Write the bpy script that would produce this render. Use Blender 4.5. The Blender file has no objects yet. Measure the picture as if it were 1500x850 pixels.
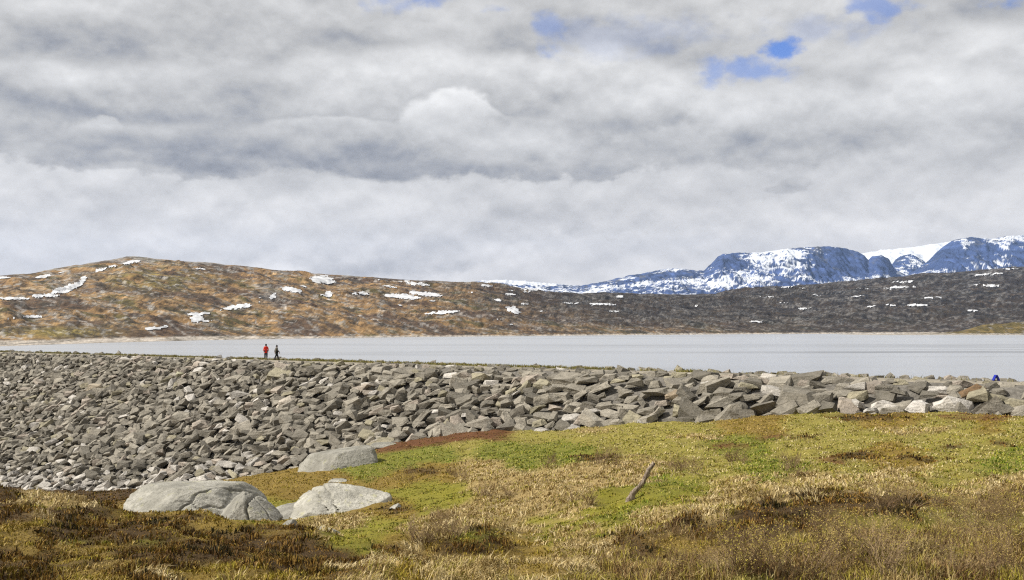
import bpy, bmesh, math, random
import numpy as np
from mathutils import Vector, Matrix, Euler

random.seed(7)
RNG = np.random.default_rng(7)
SC = bpy.context.scene
COL = SC.collection

# ------------------------------------------------------------------ camera
F = 1500.0                      # focal length in photo pixels (photo is 1500 x 850)
TH = math.atan(57.0 / F)        # the horizon lies 57 px below the picture's centre
cam = bpy.data.cameras.new('camera')
cam.sensor_width = 36.0
cam.lens = 36.0
cam.clip_start = 0.2
cam.clip_end = 60000
camo = bpy.data.objects.new('camera', cam)
COL.objects.link(camo)
camo.location = (0, 0, 0)
camo.rotation_euler = (math.pi / 2 + TH, 0, 0)
SC.camera = camo


def slopes(px, py):
    """photo pixel -> (X/Y, Z/Y) of its ray"""
    px = np.asarray(px, float); py = np.asarray(py, float)
    dx = (px - 750) / F; dy = (425 - py) / F
    yf = math.cos(TH) - dy * math.sin(TH)
    zf = math.sin(TH) + dy * math.cos(TH)
    return dx / yf, zf / yf


def to_px(X, Y, Z):
    c, s = math.cos(TH), math.sin(TH)
    dep = Y * c + Z * s
    up = -Y * s + Z * c
    dep = np.maximum(dep, 0.3)
    return 750 + F * X / dep, 425 - F * up / dep


def at(px, py, Y):
    a, b = slopes(px, py)
    return Vector((float(a) * Y, Y, float(b) * Y))


# ------------------------------------------------------------------ node helper
class S:
    """a socket with arithmetic"""
    def __init__(self, t, sock): self.t = t; self.s = sock
    def _m(self, op, *o, clamp=False):
        n = self.t.nodes.new('ShaderNodeMath'); n.operation = op; n.use_clamp = clamp
        for i, v in enumerate((self,) + o):
            if isinstance(v, S): self.t.links.new(v.s, n.inputs[i])
            else: n.inputs[i].default_value = float(v)
        return S(self.t, n.outputs[0])
    def __add__(a, b): return a._m('ADD', b)
    __radd__ = __add__
    def __mul__(a, b): return a._m('MULTIPLY', b)
    __rmul__ = __mul__
    def __sub__(a, b): return a._m('SUBTRACT', b)
    def __rsub__(a, b): return (a * -1) + b
    def __truediv__(a, b): return a._m('DIVIDE', b)
    def __pow__(a, b): return a._m('POWER', b)
    def max(a, b): return a._m('MAXIMUM', b)
    def min(a, b): return a._m('MINIMUM', b)
    def exp(a): return a._m('EXPONENT')
    def clamp(a): return a._m('ADD', 0.0, clamp=True)
    def step(a, lo, hi, smooth=True):
        n = a.t.nodes.new('ShaderNodeMapRange')
        n.interpolation_type = 'SMOOTHSTEP' if smooth else 'LINEAR'
        a.t.links.new(a.s, n.inputs[0])
        n.inputs[1].default_value = lo; n.inputs[2].default_value = hi
        n.inputs[3].default_value = 0; n.inputs[4].default_value = 1
        return S(a.t, n.outputs[0])


class T:
    """node tree builder"""
    def __init__(self, tree): self.t = tree
    def new(self, k): return self.t.nodes.new(k)
    def link(self, a, b): self.t.links.new(a.s if isinstance(a, S) else a, b)
    def put(self, sock, v):
        if isinstance(v, S): self.link(v, sock)
        elif isinstance(v, (tuple, list)): sock.default_value = tuple(v) + ((1,) if len(v) == 3 and sock.type == 'RGBA' else ())
        else: sock.default_value = v
    def coord(self, which='Object'):
        return S(self.t, self.new('ShaderNodeTexCoord').outputs[which])
    def sep(self, v):
        n = self.new('ShaderNodeSeparateXYZ'); self.link(v, n.inputs[0])
        return [S(self.t, o) for o in n.outputs]
    def comb(self, x, y, z):
        n = self.new('ShaderNodeCombineXYZ')
        for i, v in enumerate((x, y, z)): self.put(n.inputs[i], v)
        return S(self.t, n.outputs[0])
    def scale(self, v, sc, off=(0, 0, 0)):
        n = self.new('ShaderNodeMapping')
        self.link(v, n.inputs[0]); n.inputs['Scale'].default_value = sc; n.inputs['Location'].default_value = off
        return S(self.t, n.outputs[0])
    def noise(self, v, scale, detail=6, rough=0.55, dist=0.0):
        n = self.new('ShaderNodeTexNoise')
        if v is not None: self.link(v, n.inputs['Vector'])
        n.inputs['Scale'].default_value = scale; n.inputs['Detail'].default_value = detail
        n.inputs['Roughness'].default_value = rough; n.inputs['Distortion'].default_value = dist
        return S(self.t, n.outputs[0])
    def voro(self, v, scale, feat='F1'):
        n = self.new('ShaderNodeTexVoronoi'); n.feature = feat
        self.link(v, n.inputs['Vector']); n.inputs['Scale'].default_value = scale
        return S(self.t, n.outputs[0])
    def mix(self, f, a, b, mode='MIX'):
        n = self.new('ShaderNodeMix'); n.data_type = 'RGBA'; n.blend_type = mode
        self.put(n.inputs[0], f); self.put(n.inputs[6], a); self.put(n.inputs[7], b)
        return S(self.t, n.outputs[2])
    def attr(self, name):
        n = self.new('ShaderNodeAttribute'); n.attribute_name = name
        return S(self.t, n.outputs['Color'])
    def bump(self, h, strength, dist):
        n = self.new('ShaderNodeBump'); self.link(h, n.inputs['Height'])
        n.inputs['Strength'].default_value = strength; n.inputs['Distance'].default_value = dist
        return S(self.t, n.outputs[0])


def material(name):
    m = bpy.data.materials.new(name); m.use_nodes = True
    t = T(m.node_tree)
    b = m.node_tree.nodes['Principled BSDF']
    b.inputs['Roughness'].default_value = 0.9
    b.inputs['Specular IOR Level'].default_value = 0.2
    return m, t, b


# ------------------------------------------------------------------ sun and sky
SUN = Vector((-0.74, -0.06, 0.67)).normalized()       # towards the sun: high on the left
sun = bpy.data.lights.new('sun', 'SUN')
sun.energy = 4.4
sun.angle = math.radians(3)
sun.color = (1.0, 0.95, 0.87)
suno = bpy.data.objects.new('sun', sun)
COL.objects.link(suno)
suno.rotation_euler = SUN.to_track_quat('Z', 'Y').to_euler()
suno.location = (0, 0, 300)

world = bpy.data.worlds.new('World')
SC.world = world
world.use_nodes = True


def build_sky():
    t = T(world.node_tree)
    for n in list(world.node_tree.nodes): world.node_tree.nodes.remove(n)
    out = t.new('ShaderNodeOutputWorld')
    bg = t.new('ShaderNodeBackground')
    t.link(bg.outputs[0], out.inputs[0])
    sky = t.new('ShaderNodeTexSky')
    sky.sky_type = 'NISHITA'
    sky.sun_disc = False
    sky.sun_elevation = math.asin(SUN.z)
    sky.sun_rotation = math.atan2(SUN.x, SUN.y)
    sky.altitude = 900
    d = t.coord('Generated')
    x, y, z = t.sep(d)
    az = x._m('ARCTAN2', y)
    u = az * (1.07 * F) + 750.0                        # directions written in photo pixels
    v = (z._m('ARCSINE') * -F) + 482.0
    zz = z.max(0.0)

    def field(sz, lift, scale, detail, rough, seed, dist=0.0):
        """cloud noise over directions; lift looks a little higher up"""
        return t.noise(t.comb(x + seed, y, (z + lift) * sz), scale, detail, rough, dist)
    big = field(1.8, 0, 2.4, 3, 0.45, 3.1)
    m1 = field(1.7, 0, 7.0, 4, 0.45, 11.0)
    m1u = field(1.7, 0.022, 7.0, 4, 0.45, 11.0)
    m2 = field(1.5, 0, 17.0, 7, 0.56, 27.0)
    m2u = field(1.5, 0.009, 17.0, 7, 0.56, 27.0)
    n_soft = field(1.5, 0, 9.0, 3, 0.45, 41.0)
    n_fine = field(1.6, 0, 34.0, 6, 0.55, 53.0)
    rag_n = (n_soft - 0.5) * 1.5 + (m2 - 0.5) * 1.3 + (n_fine - 0.5) * 0.55
    relief = (m1 - m1u) * 0.70 + (m2 - m2u) * 0.58 + (n_fine - 0.5) * 0.06

    def blob(cx, cy, rx, ry, rag=0.6):
        du = (u - cx) / rx; dv = (v - cy) / ry
        r = du * du + dv * dv + rag_n * rag * 1.6
        return (r * -1.0).exp().min(1.0)

    low = v.step(200, 330)
    b = (big - 0.5) * 0.20 + 0.53 + low * 0.11 + v.step(300, 440) * 0.07 + relief * 0.8 + (m1 - 0.5) * 0.10
    # cloud bodies, far ones first: centre, half size, softness of the edge, light of the upper and lower side, opacity
    bodies = [(150, 300, 420, 42, 0.9, 0.66, 0.61, 0.7), (1300, 330, 380, 60, 0.9, 0.70, 0.69, 0.8), (1000, 345, 300, 26, 0.8, 0.66, 0.60, 0.6),
              (480, 300, 280, 20, 0.7, 0.61, 0.52, 0.6), (410, 335, 190, 26, 0.6, 0.62, 0.55, 0.6), (600, 368, 190, 36, 0.45, 0.66, 0.50, 0.75), (530, 392, 170, 17, 0.6, 0.50, 0.45, 0.7),
              (250, 372, 200, 26, 0.7, 0.63, 0.57, 0.6), (740, 332, 90, 20, 0.45, 0.60, 0.52, 0.6), (880, 327, 62, 18, 0.45, 0.60, 0.51, 0.7), (965, 318, 36, 14, 0.45, 0.60, 0.53, 0.6),
              (1060, 325, 70, 12, 0.5, 0.60, 0.56, 0.6), (1330, 302, 50, 9, 0.6, 0.60, 0.58, 0.6), (1190, 277, 26, 9, 0.5, 0.47, 0.46, 0.85), (1172, 285, 36, 6, 0.6, 0.48, 0.47, 0.8),
              (300, 62, 420, 66, 0.8, 0.55, 0.45, 0.8), (40, 70, 190, 60, 0.7, 0.57, 0.50, 0.7), (780, 62, 300, 46, 0.8, 0.55, 0.49, 0.6), (1150, 36, 350, 50, 0.8, 0.61, 0.55, 0.7),
              (1400, 120, 260, 55, 0.7, 0.63, 0.56, 0.7),
              (1270, 190, 330, 66, 0.6, 0.66, 0.54, 0.85), (1040, 215, 290, 44, 0.6, 0.58, 0.48, 0.8), (860, 152, 170, 74, 0.5, 0.68, 0.50, 0.85), (580, 135, 250, 78, 0.5, 0.66, 0.47, 0.9),
              (250, 165, 270, 58, 0.55, 0.61, 0.42, 0.9), (70, 165, 130, 40, 0.45, 0.60, 0.42, 0.85), (30, 225, 230, 36, 0.6, 0.43, 0.35, 0.85), (300, 226, 230, 32, 0.6, 0.46, 0.37, 0.85),
              (570, 234, 240, 32, 0.5, 0.48, 0.33, 0.85), (790, 243, 200, 24, 0.6, 0.47, 0.38, 0.8), (480, 210, 110, 34, 0.35, 0.62, 0.43, 0.9), (141, 213, 40, 20, 0.4, 0.57, 0.46, 0.85),
              (200, 252, 340, 16, 0.7, 0.44, 0.42, 0.6), (668, 182, 88, 54, 0.33, 0.84, 0.50, 0.95), (760, 205, 90, 40, 0.5, 0.62, 0.46, 0.7)]
    for cx, cy, rx, ry, soft, hi, lo, op in bodies:
        if cy > 270: hi, lo, op = hi + 0.05, lo + 0.06, op * 0.8
        else: hi, lo, soft = hi + 0.045, lo - 0.05, soft * 0.65
        du = (u - cx) / rx; dv = (v - cy) / ry
        r = (du * du + dv * dv) ** 0.5 + rag_n * 0.75
        if ry < 27: r = r + (n_fine - 0.5) * 1.3 + (m2 - 0.5) * 0.8
        mk = r.step(1.08, 1.08 - soft) * op
        g = dv.step(-0.95, 0.95) * (lo - hi) + hi
        b = b + mk * (g + relief - b)
    b = b.max(0.22).min(0.90)
    # greyer where thin in light, bluish in the dark undersides
    cold = b.step(0.26, 0.50)
    tint = t.mix(cold, (0.93, 0.965, 1.06), (1.0, 0.995, 0.985))
    tint = t.mix(v.step(180, 420), tint, (1.045, 1.0, 0.95))
    cl = t.new('ShaderNodeVectorMath'); cl.operation = 'SCALE'
    t.link(tint, cl.inputs[0]); t.link(b, cl.inputs[3])
    def gap(cx, cy, rx, ry):
        du = (u - cx) / rx; dv = (v - cy) / ry
        r = (du * du + dv * dv) ** 0.5 + rag_n * 1.1 + (n_fine - 0.5) * 3.2
        return r.step(1.4, 0.1)
    hole = gap(1168, 92, 30, 17) * 0.95
    for cx, cy, rx, ry, a in [(1130, 117, 40, 13, 0.6), (1062, 112, 16, 16, 0.55), (803, 52, 22, 20, 0.45), (1312, 48, 36, 14, 0.6),
                              (1490, 38, 30, 14, 0.7), (540, 14, 30, 18, 0.4), (645, 2, 40, 10, 0.6), (728, 24, 28, 8, 0.45), (1240, 70, 80, 14, 0.2),
                              (950, 60, 120, 18, 0.16)]:
        hole = hole.max(gap(cx, cy, rx * 1.25, ry * 1.35) * a)
    elsewhere = big.step(0.60, 0.80) * v.step(20, -300) * 0.6
    hole = hole.max(elsewhere)
    hole = hole.clamp()
    blue = t.new('ShaderNodeVectorMath'); blue.operation = 'SCALE'
    t.link(sky.outputs[0], blue.inputs[0]); blue.inputs[3].default_value = 0.11
    bl2 = t.mix(1.0, S(t.t, blue.outputs[0]), (0.62, 0.84, 1.40), 'MULTIPLY')
    col = t.mix(hole, S(t.t, cl.outputs[0]), bl2)
    t.link(col, bg.inputs['Color'])
    bg.inputs['Strength'].default_value = 0.80


build_sky()
world.cycles.sampling_method = 'MANUAL'
world.cycles.sample_map_resolution = 512

SC.view_settings.view_transform = 'Standard'
SC.view_settings.look = 'None'
SC.view_settings.exposure = 0.50
SC.view_settings.gamma = 1.0
SC.view_settings.use_curve_mapping = False
SC.render.engine = 'CYCLES'
SC.cycles.use_denoising = False
SC.cycles.filter_width = 1.2
SC.cycles.max_bounces = 5
SC.cycles.diffuse_bounces = 3
SC.cycles.glossy_bounces = 2
SC.cycles.volume_bounces = 0
SC.cycles.use_adaptive_sampling = False


# ------------------------------------------------------------------ noise and mesh tools
def _hash(i, j, seed):
    h = (i.astype(np.int64) * 374761393 + j.astype(np.int64) * 668265263 + seed * 982451653) & 0xFFFFFFFF
    h = ((h ^ (h >> 13)) * 1274126177) & 0xFFFFFFFF
    return (h ^ (h >> 16)) & 0xFFFFFFFF


def perlin(x, y, seed=0):
    x = np.asarray(x, float); y = np.asarray(y, float)
    i = np.floor(x); j = np.floor(y); fx = x - i; fy = y - j
    i = i.astype(np.int64); j = j.astype(np.int64)
    u = fx * fx * fx * (fx * (fx * 6 - 15) + 10); v = fy * fy * fy * (fy * (fy * 6 - 15) + 10)
    def g(a, b):
        ang = _hash(i + a, j + b, seed) * (2 * math.pi / 4294967296.0)
        return np.cos(ang) * (fx - a) + np.sin(ang) * (fy - b)
    return 1.5 * ((g(0, 0) * (1 - u) + g(1, 0) * u) * (1 - v) + (g(0, 1) * (1 - u) + g(1, 1) * u) * v)


def fbm(x, y, octv=4, seed=0, gain=0.5, lac=2.03):
    a = 1.0; s = 0.0; tot = 0.0
    for k in range(octv):
        s = s + a * perlin(np.asarray(x) * lac ** k + 17.3 * k, np.asarray(y) * lac ** k - 9.1 * k, seed + k); tot += a; a *= gain
    return s / tot * 1.4


def ridged(x, y, octv=4, seed=0):
    a = 1.0; s = 0.0; tot = 0.0
    for k in range(octv):
        s = s + a * (1 - 2 * np.abs(perlin(np.asarray(x) * 2.1 ** k + 5.7 * k, np.asarray(y) * 2.1 ** k, seed + k))); tot += a; a *= 0.5
    return s / tot


def sstep(x, lo, hi):
    t = np.clip((np.asarray(x, float) - lo) / (hi - lo), 0, 1)
    return t * t * (3 - 2 * t)


def mesh_from(name, verts, faces, colors=None, smooth=False, attr='Col'):
    """verts (n,3); faces (m,k) of one size k"""
    verts = np.asarray(verts, np.float32); faces = np.asarray(faces, np.int32)
    me = bpy.data.meshes.new(name)
    n, (m, k) = len(verts), faces.shape
    me.vertices.add(n); me.vertices.foreach_set('co', verts.ravel())
    me.loops.add(m * k); me.loops.foreach_set('vertex_index', faces.ravel())
    me.polygons.add(m)
    me.polygons.foreach_set('loop_start', np.arange(0, m * k, k, dtype=np.int32))
    me.polygons.foreach_set('use_smooth', np.full(m, smooth, bool))
    me.update(calc_edges=True)
    if colors is not None:
        ca = me.color_attributes.new(attr, 'FLOAT_COLOR', 'POINT')
        c = np.ones((n, 4), np.float32); c[:, :3] = colors
        ca.data.foreach_set('color', c.ravel())
    return me


def link(name, data, mat=None, parent=None, loc=None):
    o = bpy.data.objects.new(name, data)
    COL.objects.link(o)
    if mat is not None and data is not None and not data.materials: data.materials.append(mat)
    if parent is not None: o.parent = parent
    if loc is not None: o.location = loc
    return o


def tag(o, label, cat, group=None, kind=None):
    o['label'] = label; o['category'] = cat
    if group: o['group'] = group
    if kind: o['kind'] = kind
    return o


def grid_faces(r, c):
    i = np.arange((r - 1) * (c - 1)); a = (i // (c - 1)) * c + i % (c - 1)
    return np.stack([a, a + 1, a + c + 1, a + c], 1)


def ipol(x, pts):
    p = np.array(pts, float)
    return np.interp(x, p[:, 0], p[:, 1])


# ------------------------------------------------------------------ the dam's line
WATER = -9.0
ZC = -3.45                                   # crest level below the eye
P0 = np.array([33.0, 67.0])
DV = np.array([110.0, -87.0]); DV /= np.linalg.norm(DV)      # along the crest, towards the near end
NV = np.array([DV[1], -DV[0]])               # downstream, towards the camera
MS = 1.5                                     # slope 1 : 1.5


def dam_xy(a, s): return P0[0] + DV[0] * a + NV[0] * s, P0[1] + DV[1] * a + NV[1] * s


def dam_as(X, Y):
    dx = np.asarray(X) - P0[0]; dy = np.asarray(Y) - P0[1]
    return dx * DV[0] + dy * DV[1], dx * NV[0] + dy * NV[1]


def on_face(px, py):
    a, b = slopes(px, py)
    a = float(a); b = float(b)
    # b*Y = ZC - s/MS with s linear in Y
    k = a * NV[0] + NV[1]; c = -(P0[0] * NV[0] + P0[1] * NV[1])
    Y = (ZC - c / MS) / (b + k / MS)
    return (a * Y, Y, b * Y)


# ------------------------------------------------------------------ foreground terrain
TOE = [(-120, 712), (0, 713), (60, 717), (120, 724), (170, 729), (240, 718), (330, 706), (430, 698), (490, 684), (560, 656), (640, 641), (740, 632),
       (850, 628), (950, 622), (1100, 615), (1200, 607), (1350, 606), (1500, 607), (1650, 606)]
toe3 = [on_face(*p) for p in TOE]
ctrl = list(toe3)
for (x, y, z) in toe3:                        # the ground runs on a little under the stones
    ctrl.append((x - NV[0] * 9, y - NV[1] * 9, z - 0.6))
for px, py, Y in [(40, 850, 10.5), (200, 850, 10.5), (400, 850, 11), (540, 850, 13.5),
                  (20, 800, 16), (200, 800, 16.5), (400, 805, 16), (520, 822, 16),
                  (100, 772, 23), (250, 774, 24), (380, 782, 23), (470, 800, 20.5),
                  (110, 752, 46), (60, 735, 70), (170, 742, 60), (20, 725, 90),
                  (300, 768, 38), (200, 766, 42), (400, 766, 37), (300, 716, 60), (420, 706, 62),
                  (480, 756, 39), (560, 752, 38), (480, 790, 30), (600, 780, 28), (570, 810, 22.5), (600, 840, 16),
                  (600, 722, 47), (520, 708, 55), (640, 695, 56), (560, 690, 62),
                  (740, 690, 46), (740, 740, 31), (740, 800, 19.5), (740, 850, 13),
                  (660, 760, 30), (690, 810, 18.5), (850, 660, 55),
                  (930, 732, 26.5), (930, 780, 19), (930, 850, 11.5), (930, 680, 42),
                  (1100, 680, 37), (1100, 735, 23.5), (1100, 760, 18.5), (1100, 850, 9.8), (1100, 645, 50),
                  (1280, 640, 47), (1280, 700, 28), (1280, 750, 18.5), (1280, 850, 9.2),
                  (1450, 640, 45), (1450, 700, 27), (1450, 760, 17.5), (1450, 850, 9),
                  (1650, 700, 27), (1650, 850, 9), (-150, 850, 10), (-150, 760, 25), (-150, 735, 60)]:
    p = at(px, py, Y); ctrl.append((p.x, p.y, p.z))
# just behind the brow of the heath mound the ground drops out of sight
for px, py, Y in [(100, 785, 31), (250, 786, 31), (380, 790, 29.5), (470, 806, 25)]:
    p = at(px, py, Y); ctrl.append((p.x, p.y, p.z))
ctrl += [(0, 0, -1.65), (12, 2, -1.5), (-12, 2, -2.0), (0, -14, -0.9), (25, -10, -0.6), (-25, -10, -1.6), (40, 10, -2.0), (-40, 15, -4.5),
         (60, 40, -4.6), (-80, 60, -13), (90, 20, -4), (-110, 90, -17), (-60, 30, -7.5)]
CT = np.array(ctrl)


def tps_fit(P, Z, lam):
    n = len(P)
    d2 = ((P[:, None] - P[None]) ** 2).sum(-1)
    K = 0.5 * d2 * np.log(d2 + 1e-9) + lam * np.eye(n)
    A = np.zeros((n + 3, n + 3)); A[:n, :n] = K; A[:n, n] = 1; A[:n, n + 1:] = P; A[n, :n] = 1; A[n + 1:, :n] = P.T
    return np.linalg.solve(A, np.concatenate([Z, np.zeros(3)]))


WT = tps_fit(CT[:, :2] / 30.0, CT[:, 2], 0.004)


def ground_base(X, Y):
    X = np.asarray(X, float); Y = np.asarray(Y, float)
    sh = X.shape; x = X.ravel() / 30.0; y = Y.ravel() / 30.0
    out = np.empty_like(x)
    for k in range(0, len(x), 40000):
        d2 = (x[k:k + 40000, None] - CT[None, :, 0] / 30) ** 2 + (y[k:k + 40000, None] - CT[None, :, 1] / 30) ** 2
        out[k:k + 40000] = (0.5 * d2 * np.log(d2 + 1e-9)) @ WT[:-3] + WT[-3] + WT[-2] * x[k:k + 40000] + WT[-1] * y[k:k + 40000]
    return out.reshape(sh)


BUMPS = []       # (x, y, radius along x, radius along y, height)
for px, py, Y, rx, ry, h in [(-22, 765, 33, 2.0, 2.2, 1.45), (1010, 772, 18.0, 1.6, 1.2, 0.22), (1120, 745, 20.5, 1.6, 0.9, 0.28), (1290, 750, 18.6, 1.5, 0.8, 0.22),
                             (640, 790, 22, 1.3, 2.2, 0.45), (720, 800, 18.5, 0.9, 1.2, 0.22), (250, 762, 37.5, 2.6, 0.6, 0.35), (230, 790, 21, 7.0, 2.6, 0.30), (420, 805, 18.5, 2.2, 1.8, 0.25),
                             (130, 762, 42, 2.2, 1.4, 0.75), (680, 762, 27, 1.2, 1.2, 0.25), (610, 815, 18.5, 0.7, 1.0, 0.28)]:
    p = at(px, py, Y); BUMPS.append((p.x, p.y, rx, ry, h))


def ground_z(X, Y):
    z = ground_base(X, Y)
    _, s = dam_as(X, Y)
    for bx, by, rx, ry, h in BUMPS:
        z = z + h * np.exp(-((X - bx) / rx) ** 2 - ((Y - by) / ry) ** 2)
    near = np.exp(-np.maximum(np.asarray(Y), 0) / 60.0)
    z = z + 0.36 * fbm(X / 7.0, Y / 7.0, 3, 11) * (0.6 + 0.4 * near)
    z = z + 0.15 * fbm(X / 1.7, Y / 1.7, 3, 23) + 0.13 * np.abs(fbm(X / 2.6, Y / 2.6, 2, 29)) - 0.04 + 0.035 * fbm(X / 0.5, Y / 0.5, 2, 31)
    return z - 14.0 * (1 - sstep(s, -4.0, 3.0))


# ground cover, first as seeds read off the photograph
KINDS = 'MSGLOHRD'
SEEDS = """0 720 H;60 735 S;110 748 S;20 748 H;80 718 H;140 735 H;60 728 S;120 762 H;160 750 O;200 705 H;
100 800 H;300 795 H;200 835 H;450 815 H;60 845 H;330 848 O;480 840 H;130 815 O;300 775 O;40 785 O;200 785 H;380 800 H;250 815 H;30 825 H;420 790 H;120 848 O;
440 730 O;470 770 S;520 790 M;560 768 M;500 762 S;620 715 M;650 735 M;560 748 O;600 700 O;640 692 O;700 690 S;460 703 O;410 712 O;420 745 M;440 775 O;
600 641 R;660 641 R;560 655 R;720 633 R;520 662 O;
540 680 G;640 665 G;720 660 G;800 660 G;850 667 G;900 655 L;780 640 L;1000 630 L;1200 622 L;1400 620 L;1500 620 L;740 705 S;860 690 S;930 690 S;1000 695 L;580 672 G;680 655 L;760 670 G;880 640 L;
620 780 S;680 752 S;760 725 S;820 715 S;600 805 S;560 840 S;650 805 O;700 785 M;760 775 S;720 740 S;640 835 O;700 830 S;760 822 O;800 770 M;860 750 M;950 740 M;1000 720 M;900 768 M;
870 795 S;820 822 S;780 843 S;960 768 S;1040 745 S;1100 720 S;1200 705 S;1300 705 S;1240 690 L;990 705 G;900 735 M;820 745 S;580 795 O;560 815 H;700 805 H;740 790 O;
1000 780 D;940 800 H;1060 765 H;1130 748 H;1250 742 H;1320 745 H;1180 770 H;1050 820 D;1200 820 D;1350 820 D;1450 835 D;900 830 D;1280 800 D;1400 790 D;1150 800 D;1010 805 O;
1250 770 M;1330 772 M;1400 755 L;1450 720 S;1380 710 L;1480 760 L;1490 680 G;1420 660 L;1300 665 O;1180 660 L;1250 650 L;1350 640 L;1080 660 G;1050 680 L;1130 690 G;1000 660 L;
1300 612 O;1450 612 O;1100 620 O;1470 800 O;1080 848 L;980 845 D;1130 840 D;1500 700 S;1440 745 D;1480 730 D"""
SD = np.array([(float(a), float(b), KINDS.index(c)) for a, b, c in (w.split() for w in SEEDS.replace('\n', '').split(';'))])


def cover(X, Y, Z):
    """ground-cover kind of every point"""
    px, py = to_px(X, Y, Z)
    far = np.clip(np.asarray(Y) / 20.0, 0.6, 3)
    px = px + (fbm(X / 1.6, Y / 1.6, 3, 41) * 55 + fbm(X / 0.45, Y / 0.45, 2, 47) * 30) / far
    py = py + (fbm(X / 1.6, Y / 1.6, 3, 53) * 16 + fbm(X / 0.4, Y / 0.4, 2, 59) * 9) / far
    px = np.clip(px, -60, 1560); py = np.clip(py, 600, 855)
    best = np.full(px.shape, 1e18); k = np.zeros(px.shape, int)
    for sx, sy, c in SD:
        d = ((px - sx) / 2.6) ** 2 + (py - sy) ** 2
        w = d < best
        best = np.where(w, d, best); k = np.where(w, int(c), k)
    for sx, sy, rx, ry, c in SPOTS:
        k = np.where(((px - sx) / rx) ** 2 + ((py - sy) / ry) ** 2 < 1, KINDS.index(c), k)
    return k


SPOTS = [(1260, 668, 40, 5, 'H'), (1222, 674, 20, 5, 'R'), (1350, 670, 45, 4, 'H'), (1070, 653, 25, 4, 'R'), (1270, 612, 60, 4, 'H'), (1400, 655, 12, 3, 'H'), (1430, 611, 60, 3, 'R'),
         (872, 672, 30, 5, 'H'), (620, 690, 25, 5, 'H'), (700, 772, 20, 7, 'H'), (662, 802, 18, 10, 'H'), (722, 790, 15, 8, 'H'), (580, 746, 25, 5, 'H'), (130, 760, 40, 8, 'H'),
         (250, 758, 75, 6, 'H'), (640, 825, 30, 10, 'H'), (1180, 640, 18, 3, 'H'), (1470, 650, 16, 3, 'H'), (940, 748, 30, 6, 'G'), (905, 760, 22, 6, 'G'), (1130, 640, 20, 3, 'R'),
         (750, 650, 14, 3, 'G'), (1330, 630, 60, 4, 'S'), (1180, 700, 60, 6, 'S'), (1020, 640, 40, 4, 'S'), (860, 630, 40, 3, 'S'), (120, 840, 60, 8, 'O'), (260, 842, 50, 7, 'S'),
         (60, 808, 40, 6, 'O'), (330, 826, 50, 6, 'O'), (180, 796, 40, 4, 'M'), (420, 836, 40, 6, 'O'), (1160, 785, 40, 5, 'L'), (1080, 800, 30, 5, 'O'), (1420, 815, 40, 6, 'L'), (1240, 835, 40, 6, 'O')]


PAL = {  # base colours of the plants of each kind of cover
    'M': [(0.225, 0.205, 0.020), (0.28, 0.24, 0.032), (0.15, 0.155, 0.016), (0.34, 0.27, 0.08), (0.11, 0.12, 0.014), (0.20, 0.215, 0.02)],
    'S': [(0.46, 0.36, 0.175), (0.38, 0.285, 0.12), (0.53, 0.43, 0.235), (0.27, 0.19, 0.07), (0.28, 0.235, 0.045)],
    'G': [(0.17, 0.21, 0.02), (0.25, 0.255, 0.03), (0.10, 0.145, 0.015), (0.36, 0.31, 0.10), (0.29, 0.265, 0.04)],
    'L': [(0.29, 0.255, 0.045), (0.43, 0.36, 0.16), (0.225, 0.225, 0.03), (0.36, 0.30, 0.09), (0.17, 0.17, 0.02), (0.48, 0.40, 0.21), (0.25, 0.19, 0.05)],
    'O': [(0.26, 0.185, 0.025), (0.33, 0.235, 0.05), (0.18, 0.125, 0.018), (0.25, 0.205, 0.02), (0.40, 0.29, 0.11)],
    'H': [(0.110, 0.056, 0.016), (0.18, 0.10, 0.018), (0.062, 0.037, 0.012), (0.165, 0.12, 0.018), (0.235, 0.14, 0.032), (0.040, 0.032, 0.010)],
    'R': [(0.165, 0.075, 0.025), (0.12, 0.065, 0.02), (0.21, 0.12, 0.035), (0.09, 0.055, 0.018), (0.20, 0.16, 0.04)],
    'D': [(0.24, 0.15, 0.06), (0.32, 0.225, 0.095), (0.16, 0.095, 0.038), (0.38, 0.30, 0.13), (0.29, 0.245, 0.035), (0.12, 0.072, 0.03), (0.34, 0.27, 0.06)],
}
SOIL = {'M': (0.195, 0.175, 0.02), 'S': (0.29, 0.21, 0.085), 'G': (0.15, 0.15, 0.022), 'L': (0.235, 0.20, 0.042), 'O': (0.19, 0.128, 0.026),
        'H': (0.064, 0.038, 0.013), 'R': (0.12, 0.05, 0.018), 'D': (0.125, 0.082, 0.032)}


def palette(k, n, X=None, Y=None):
    p = np.array(PAL[k])
    if X is not None:                        # plants of a colour grow together
        w = np.stack([fbm(X / 0.9, Y / 0.9, 2, 70 + i) + 0.35 * RNG.standard_normal(n) for i in range(len(p))], 1)
        idx = w.argmax(1)
    else:
        idx = RNG.integers(0, len(p), n)
    return p[idx] * RNG.uniform(0.75, 1.25, (n, 1))


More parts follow.
